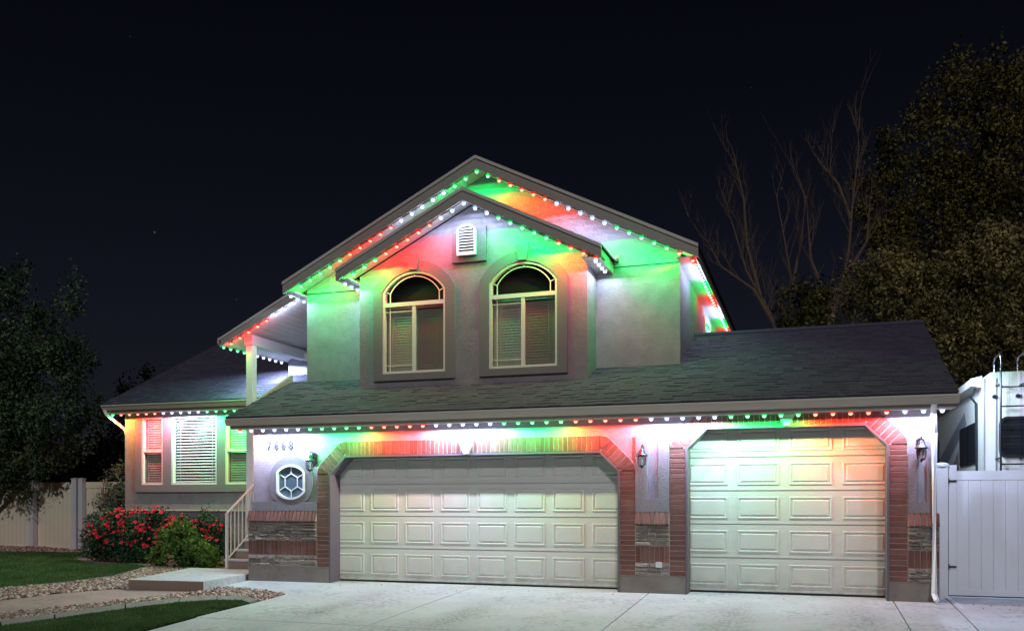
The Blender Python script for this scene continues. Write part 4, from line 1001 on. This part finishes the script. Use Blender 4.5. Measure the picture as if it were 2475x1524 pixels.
mxx = tn.nodes.new('ShaderNodeMix'); mxx.data_type = 'RGBA'; L(m3.outputs[0], mxx.inputs[0]); L(src, mxx.inputs[6]); mxx.inputs[7].default_value = (.30, .27, .23, 1); L(mxx.outputs[2], bs.inputs['Base Color'])
# a few fallen leaves blown on the slabs
m = MB()
for k in range(70):
    x, y = (R.uniform(-7.2, 4.5), R.uniform(9.5, 13.3)) if k < 30 else (R.choice((R.uniform(1.8, 4.2), R.uniform(-7.4, -1))), 13.3 - abs(R.gauss(0, .25)))
    a = R.uniform(0, 6.28); z = G(y) + .004; q = R.uniform(.012, .026); c_a, s_a = math.cos(a), math.sin(a)
    m.add([(x - c_a * q, y - s_a * q, z), (x + s_a * q * .5, y - c_a * q * .5, z + R.uniform(.002, .012)), (x + c_a * q, y + s_a * q, z + R.uniform(0, .01)), (x - s_a * q * .5, y + c_a * q * .5, z + R.uniform(.002, .012))], [(0, 1, 2, 3)])
m.build('fallen_leaves', mat('dry_leaf_litter', (0.13, 0.085, 0.05), 0.8, rnd=.6), None, 'a few small dead leaves scattered over the driveway', 'leaves', kind='stuff')

# ================================================================== vegetation
def crown(blobs, n, size, m_, name, parent, elong=1.6, hollow=.55, drop=0.0):
    """leaf quads through ellipsoid blobs (x,y,z,r[,rz])"""
    B = np.array([(b[0], b[1], b[2], b[3], b[4] if len(b) > 4 else b[3]) for b in blobs]); wv = B[:, 3] ** 2.2; wv /= wv.sum()
    idx = NR.choice(len(B), n, p=wv)
    d_ = NR.normal(size=(n, 3)); d_ /= np.linalg.norm(d_, axis=1)[:, None]
    rad = hollow + (1.06 - hollow) * NR.rand(n) ** .6
    # ragged outline from low-frequency lumps
    ph = NR.rand(8, 4) * 6.28; lump = np.zeros(n)
    for k in range(8): lump += np.sin(d_ @ (NR.normal(size=3) * 4.0) + ph[k, 0] + idx * 1.7)
    rad *= 1 + .07 * lump
    C = B[idx, :3] + d_ * rad[:, None] * np.stack([B[idx, 3], B[idx, 3], B[idx, 4]], 1)
    # clump: pull leaves toward nearby twig centres
    tw = C[NR.randint(0, n, n)] if False else C
    cl = NR.normal(size=(max(1, n // 14), 3)) * size * 1.3; C = C.copy(); order = np.arange(n) // 14
    base = C[(order * 14).clip(0, n - 1)]
    C = np.where((NR.rand(n) < .75)[:, None], base + NR.normal(size=(n, 3)) * size * 1.9, C)
    a = NR.normal(size=(n, 3)); a /= np.linalg.norm(a, axis=1)[:, None]
    b = np.cross(a, NR.normal(size=(n, 3))); b /= np.linalg.norm(b, axis=1)[:, None]
    s_ = size * (.6 + .8 * NR.rand(n))[:, None]
    V = np.stack([C - a * s_ * elong / 2, C + b * s_ * .5, C + a * s_ * elong / 2, C - b * s_ * .5], 1)
    # gaps between leaf clumps
    fr = 1 / (size * 5.0); q = C * fr
    g_ = sum(np.sin(q @ (NR.normal(size=3)) * (1 + .5 * k) + NR.rand() * 6.28) for k in range(5))
    V = V[g_ > -1.35]; n = len(V)
    V[:, :, 2] = np.maximum(V[:, :, 2], .02)
    return ob(name, npmesh(name, V.reshape(-1, 3), np.arange(4 * n).reshape(-1, 4), m_), parent)
def limbs(parent, base, tips, r=.12, name='trunk', m_=BARK):
    m = MB(); b = Vector(base); f = b + (Vector(tips[0]) - b) * .25; f.x = b.x * .9 + f.x * .1
    m.tube([b, b + (f - b) * .5, f], [r * 1.2, r, r * .8], 8)
    for t in tips:
        t = Vector(t); mid = f.lerp(t, .5) + Vector((R.uniform(-.1, .1), R.uniform(-.1, .1), .15))
        m.tube([f, mid, t], [r * .7, r * .4, r * .12], 6)
    m.build(name, m_, parent)
B_left = [(-19.82, 17.6, 6.84, 0.64), (-19.06, 17.6, 7.05, 0.34), (-19.4, 17.3, 6.07, 0.74), (-18.45, 17.6, 6.0, 0.4), (-17.52, 17.6, 6.25, 0.39), (-17.37, 17.6, 6.91, 0.12, .26), (-17.29, 17.6, 6.65, 0.21), (-18.18, 17.6, 5.25, 0.78), (-19.4, 17.4, 4.9, 0.85), (-17.66, 17.7, 5.02, 0.52), (-18.86, 17.3, 3.92, 1.0), (-17.39, 17.6, 4.28, 0.52), (-17.66, 17.4, 3.46, 0.73), (-16.81, 17.6, 3.59, 0.41), (-19.13, 17.4, 2.76, 0.9), (-17.92, 17.4, 2.74, 0.68), (-16.94, 17.6, 2.98, 0.41), (-18.86, 17.3, 2.13, 0.53), (-19.61, 17.4, 1.92, 0.48), (-18.18, 17.4, 2.22, 0.37), (-20.52, 17.6, 4.63, 1.3), (-16.5, 17.7, 3.3, .2), (-17.0, 17.7, 4.9, .25)]
F_ = 19.05 / 17.6; B_left = [(b[0] * F_, b[1] * F_, 1.37 + (b[2] - 1.37) * F_) + tuple(q * F_ for q in b[3:]) for b in B_left]
t = thing('leafy_tree', 'dark leafy tree overhanging the cream fence at the left edge', 'tree')
crown(B_left, 34000, .058, LEAF1, 'crown', t, hollow=.3)
limbs(t, (-22.0, 19.0, 0), [(-21.0, 18.9, 4.8), (-19.6, 18.9, 5.1), (-20.6, 19.0, 6.7), (-18.8, 19.0, 6.6), (-18.7, 18.9, 3.5), (-22.1, 19.0, 5.7)])
B_far = [(6.35, 36, 17.7, 0.42, .7), (6.33, 36, 16.66, 0.67), (5.11, 36, 16.99, 0.76), (4.97, 36, 15.95, 1.14), (6.46, 36, 15.44, 1.42), (3.93, 36, 15.34, 0.77), (5.38, 36, 14.08, 1.43), (6.99, 36, 13.59, 1.64), (4.42, 36, 13.29, 1.14), (5.52, 35.5, 11.95, 1.66), (4.14, 36, 11.18, 1.3), (6.86, 35.5, 10.92, 1.64), (3.72, 36, 9.68, 1.23), (5.11, 36, 9.27, 1.51), (7.2, 36, 16.6, 0.8), (8.5, 36, 14.5, 1.8), (9, 36, 11, 2.0)]
t = thing('tall_tree', 'tallest dark tree at the right edge rising behind everything else', 'tree')
crown(B_far, 42000, .085, LEAF2, 'crown', t, hollow=.35)
limbs(t, (6.0, 36.3, 0), [(5.0, 36, 11), (6.3, 36, 14), (4.2, 36, 12.5), (7.4, 36, 12), (6.35, 36, 17)], r=.3)
B_mid = [(2.43, 33, 13.47, 0.5), (2.76, 33, 12.73, 0.64), (2.37, 33, 12.06, 0.64), (2.89, 33, 11.01, 0.71), (2.24, 33, 10.37, 0.57), (3.02, 33, 9.59, 0.71), (1.67, 33, 12.3, 0.32), (1.71, 33, 11.3, 0.42), (2.0, 33, 9.0, .6), (3.3, 33, 8.2, .8)]
t = thing('slim_dark_tree', 'slim very dark tree between the bare trees and the tallest tree', 'tree')
crown(B_mid, 9000, .08, LEAF2, 'crown', t, hollow=.2)
limbs(t, (2.7, 33.2, 0), [(2.5, 33, 11), (2.3, 33, 13), (3.0, 33, 10)], r=.15)
B_near = [(0.78, 25, 6.09, 0.35), (1.39, 25, 6.59, 0.65), (1.19, 25, 7.04, 0.49), (1.89, 25, 7.31, 0.65), (2.19, 25, 6.32, 0.8), (2.88, 25, 6.8, 0.74), (3.55, 25, 7.17, 0.84), (4.49, 25, 6.78, 1.04), (3.26, 25, 5.82, 0.9), (4.02, 25, 5.78, 0.84), (4.85, 25, 5.52, 0.72), (3.83, 25, 4.95, 0.63), (4.49, 25, 4.71, 0.62), (1.79, 25, 5.81, 0.43), (4.85, 25, 7.58, 0.72), (4.11, 25, 7.75, 0.63), (2.6, 25.3, 5.2, .8), (3.4, 25, 4.0, .8), (5.6, 25, 6.2, 1.1), (5.6, 25, 4.6, 1.0), (4.6, 25.5, 3.8, .8)]
t = thing('rusty_leaved_tree', 'broad rust tinged tree directly behind the garage roof and trailer', 'tree')
crown(B_near, 46000, .062, LEAF3, 'crown', t, hollow=.4)
limbs(t, (3.6, 25.6, 0), [(1.4, 25, 6.3), (2.9, 25, 6.4), (3.9, 25, 6.9), (4.8, 25, 6.9), (4.2, 25, 4.8)], r=.2)
t = thing('small_yellowing_tree', 'small yellow green tree just above the garage ridge', 'tree')
crown([(-0.39, 27, 7.38, 0.41), (-0.05, 27, 6.88, 0.5), (-0.62, 27, 6.68, 0.48), (0.29, 27, 7.33, 0.3), (0.17, 27, 6.39, 0.48), (-.4, 27, 5.9, .6)], 4500, .075, mat('leaf_yellow', (.11, .10, .02), .6, .5, 1, rnd=.7, col2=(.035, .035, .01)), 'crown', t, hollow=.2)
limbs(t, (-.2, 27.1, 0), [(-.4, 27, 6.9), (.1, 27, 6.8), (-.5, 27, 6.4)], r=.08)
def bare(label, stems, r0, seed, dens=1.0):
    rr = random.Random(seed); t = thing('bare_tree', label, 'tree', 'leafless trees behind the garage'); mt = MB(); mbr = MB()
    def twig(p, d, L, r, lev):
        pts = [p]; q = p.copy(); dd = d.normalized()
        for i in range(4):
            dd = (dd + Vector((rr.uniform(-.16, .16), rr.uniform(-.16, .16), rr.uniform(-.02, .16)))).normalized(); q = q + dd * L / 4; pts.append(q.copy())
        mbr.tube(pts, [r * (1 - .2 * i) for i in range(5)], 4, cap=False)
        if lev > 0:
            for i in range(int((4 if lev > 1 else 3) * dens)):
                k = rr.randint(1, 4); sd = Vector((rr.choice((-1, 1)) * rr.uniform(.35, .8), rr.uniform(-.6, .6), rr.uniform(.5, 1.1)))
                twig(pts[k], (dd + sd).normalized(), L * rr.uniform(.45, .7), r * .5, lev - 1)
    for st_ in stems:
        pts = [Vector(p) for p in st_]; n = len(pts)
        mt.tube(pts, [r0 * (1 - .8 * i / (n - 1)) for i in range(n)], 6)
        for i in range(1, n):
            for k in range(3):
                p = pts[i - 1].lerp(pts[i], rr.random()); d_ = (pts[i] - pts[i - 1]).normalized()
                sd = Vector((rr.choice((-1, 1)) * rr.uniform(.3, .7), rr.uniform(-.4, .4), rr.uniform(.3, .8)))
                twig(p, (d_ + sd).normalized(), rr.uniform(.6, 1.35), r0 * .24, 2)
        twig(pts[-1], pts[-1] - pts[-2], .7, r0 * .2, 1)
    mt.build('trunk', BAREB, t); mbr.build('branches', BAREB, t, kind='stuff')
bare('left bare tree with twiggy fans above the right roof end', [[(-.98, 29, 0), (-1.04, 29, 6.7), (-1.29, 29, 7.4), (-1.92, 29, 8.6), (-2.25, 29, 9.8), (-2.6, 29, 11.0)], [(-1.1, 29, 6.9), (-1.7, 29, 8.0), (-2.7, 29, 8.8), (-3.1, 29, 9.6)], [(-1.5, 29, 7.8), (-1.9, 29, 9.4), (-2.0, 29, 10.9), (-2.3, 29, 12.3)]], .065, 3)
bare('middle bare tree with two thin upright stems', [[(-.7, 30, 0), (-.69, 30, 6.9), (-.56, 30, 8.3), (-.82, 30, 9.9), (-1.05, 30, 11.2)], [(-.6, 30, 8.0), (-.3, 30, 9.6), (-.15, 30, 11.0), (-.5, 30, 12.0)]], .055, 5, .8)
bare('right bare tree leaning right with a bent feathery top', [[(.45, 29, 0), (.49, 29, 6.7), (.79, 29, 7.5), (1.1, 29, 9.0), (1.2, 29, 10.4), (1.38, 29, 12.1), (1.3, 29, 12.9)], [(.9, 29, 8.0), (1.6, 29, 9.2), (1.7, 29, 10.5)], [(1.15, 29, 9.9), (.8, 29, 11.0), (.1, 29, 12.0)], [(.6, 29, 7.2), (.0, 29, 8.8), (-.1, 29, 10.2)]], .065, 8)
crownb = bpy.data.objects  # keep names short
t = thing('distant_tree', 'tiny dark treetop just over the left wing roof line', 'tree')
crown([(-32.78, 38, 8.0, 0.3), (-32.6, 38, 7.56, 0.3), (-33.0, 38, 6.9, .4)], 500, .12, LEAF7, 'crown', t, hollow=.1); limbs(t, (-32.8, 38, 0), [(-32.8, 38, 7.2), (-32.6, 38, 7.8)], r=.1)
t = thing('distant_tree', 'tiny dark treetop beside the left wing eave corner', 'tree')
crown([(-34.2, 38, 7.34, 0.31), (-33.98, 38, 6.85, 0.39), (-34.2, 38, 6.2, .4)], 500, .12, LEAF7, 'crown', t, hollow=.1); limbs(t, (-34.1, 38, 0), [(-34.1, 38, 6.8), (-34.2, 38, 7.3)], r=.1)
t = thing('dark_hedge', 'unlit tall bushes coloured near black behind the fence beside the house', 'bush')
crown([(-22.14, 24, 3.33, 0.55), (-21.63, 24, 3.87, 0.34), (-22.84, 24, 2.79, 0.63), (-21.8, 24, 2.64, 0.69), (-23.19, 24, 2.38, 0.56), (-22.32, 24, 4.03, 0.28), (-22.3, 24, 1.5, .9), (-24, 24, 2.0, .8)], 7000, .08, LEAF7, 'foliage', t, hollow=.2)
limbs(t, (-22.2, 24, 0), [(-22.1, 24, 3.2), (-21.7, 24, 3.5)], r=.06)
nb = thing('neighbour_house', 'unlit low neighbouring house behind the fence on the left', 'house')
MB().box(-42, -24, 33, 40, 0, 2.7).build('wall', NBW, nb)
m = MB(); m.prismx([(32.4, 2.7), (36.5, 4.4), (40.6, 2.7)], -42.5, -23.5); m.build('roof', DECK, nb)  # roof coloured near black too, for lack of light
# shrubs
t = thing('silver_shrub', 'tall grey green shrub against the left corner of the house', 'shrub')
crown([(-15.93, 17.2, 0.69, 0.42), (-15.85, 17.2, 1.29, 0.38), (-15.69, 17.2, 1.78, 0.28), (-15.5, 17.2, 2.1, 0.2), (-16.22, 17.2, 0.89, 0.26), (-16.34, 17.2, 0.39, 0.28), (-15.99, 17.2, 0.3, 0.4), (-15.45, 17.0, 0.9, 0.35), (-15.3, 17.1, 1.5, .3)], 9000, .036, LEAF4, 'foliage', t, hollow=.25, elong=2.4)
m = MB()
for k in range(26):
    a = R.uniform(-.6, .6); h = R.uniform(1.4, 2.3); m.tube([(-15.8, 17.2, 0), (-15.8 + a * .5, 17.2 + R.uniform(-.2, .2), h * .6), (-15.75 + a, 17.2 + R.uniform(-.3, .3), h * (1 - abs(a) * .4))], [.012, .008, .003], 4)
m.build('stems', BARK, t)
B_rose = [(-14.79, 15.95, 0.56, 0.42), (-14.33, 15.9, 0.90, 0.30), (-13.77, 15.9, 0.75, 0.43), (-13.33, 15.9, 1.0, 0.25), (-14.22, 15.85, 0.42, 0.4), (-13.55, 15.9, 0.42, 0.38), (-14.9, 15.9, 0.25, 0.25), (-13.88, 15.8, 0.24, 0.25), (-13.0, 16.0, .6, .38)]
B_rose2 = [(-12.9, 16.1, 0.85, 0.23), (-12.16, 16.0, 0.90, 0.25), (-12.37, 16.0, 0.55, 0.38), (-11.8, 15.9, 0.77, 0.2), (-11.75, 15.8, 0.42, 0.25), (-12.3, 16, .25, .3)]
def rosebush(blobs, n, nf, label, seed):
    t = thing('rose_bush', label, 'rose bush')
    crown(blobs, n, .034, LEAF5, 'foliage', t, hollow=.25, elong=1.5)
    m = MB(); rr = random.Random(seed); cx = sum(b[0] for b in blobs) / len(blobs)
    for k in range(30):
        b = rr.choice(blobs); m.tube([(b[0] * .6 + cx * .4, 15.95, 0), (b[0] + rr.uniform(-.1, .1), b[1], b[2] * .7), (b[0] + rr.uniform(-.2, .2), b[1] + rr.uniform(-.2, .1), b[2] + b[3] * rr.uniform(.7, 1.35))], [.010, .007, .003], 4)
    m.build('stems', BARK, t)
    # blooms: five cupped petals each, two petal rings
    pv = []; pf = []
    for ring, (rad, zt, np_) in enumerate(((1.0, .25, 5), (.6, .5, 5))):
        for k in range(np_):
            a = 2 * math.pi * (k + ring * .5) / np_; ca, sa = math.cos(a), math.sin(a); cb, sb = math.cos(a + .6), math.sin(a + .6); cc, sc2 = math.cos(a - .6), math.sin(a - .6)
            i = len(pv); pv += [(0, 0, 0), (cb * rad * .75, sb * rad * .75, zt * .8), (ca * rad, sa * rad, zt), (cc * rad * .75, sc2 * rad * .75, zt * .8)]; pf.append((i, i + 1, i + 2, i + 3))
    fm = MB(); fm.add(pv, pf); me = fm.mesh('bloom', PETAL)
    wts = [b[3] ** 2 for b in blobs if b[2] > .4]; bl = [b for b in blobs if b[2] > .4]
    for k in range(nf):
        b = rr.choices(bl, wts)[0]; az = rr.uniform(-2.6, -.5); el = rr.uniform(-.1, 1.45)
        d_ = Vector((math.cos(az) * math.cos(el), math.sin(az) * math.cos(el), math.sin(el)))
        p = Vector(b[:3]) + d_ * b[3] * rr.uniform(.95, 1.2)
        o = ob('bloom', me, t, loc=p, rot=(d_ + Vector((0, 0, .2))).to_track_quat('Z', 'Y').to_euler()); s_ = rr.uniform(.022, .050); o.scale = (s_, s_, s_)
rosebush(B_rose, 16000, 210, 'big rose bush full of red blooms under the left window', 4)
rosebush(B_rose2, 7500, 75, 'smaller rose bush with red blooms beside the stair railing', 9)
t = thing('juniper_shrub', 'bright green feathery juniper in front of the rose bushes', 'shrub')
B_jun = [(-12.49, 15.25, 0.53, 0.28), (-12.13, 15.2, 0.60, 0.30), (-12.59, 15.2, 0.25, 0.25), (-12.13, 15.1, 0.28, 0.32), (-11.72, 15.1, 0.33, 0.30), (-11.42, 15.0, 0.22, 0.22), (-12.28, 15.3, 0.82, 0.18)]
crown(B_jun, 16000, .026, LEAF6, 'foliage', t, hollow=.3, elong=3.2)
m = MB()
for k in range(24):
    b = R.choice(B_jun); m.tube([(-12.1, 15.2, 0), (b[0] * .7 - 12.1 * .3, 15.2, b[2] * .6), (b[0], b[1], b[2] + b[3] * .8)], [.014, .009, .003], 4)
m.build('stems', BARK, t)
t = thing('dry_sprig', 'small dry tan plant at the foot of the juniper', 'plant')
crown([(-12.02, 14.72, .12, .10), (-12.08, 14.74, .27, .07)], 260, .022, mat('dry_leaf', (.42, .26, .18), .8, rnd=.6), 'foliage', t, hollow=.1, elong=2)
MB().tube([(-12.05, 14.73, 0), (-12.04, 14.72, .15), (-12.09, 14.74, .3)], [.006, .005, .002], 4).build('stem', BARK, t)
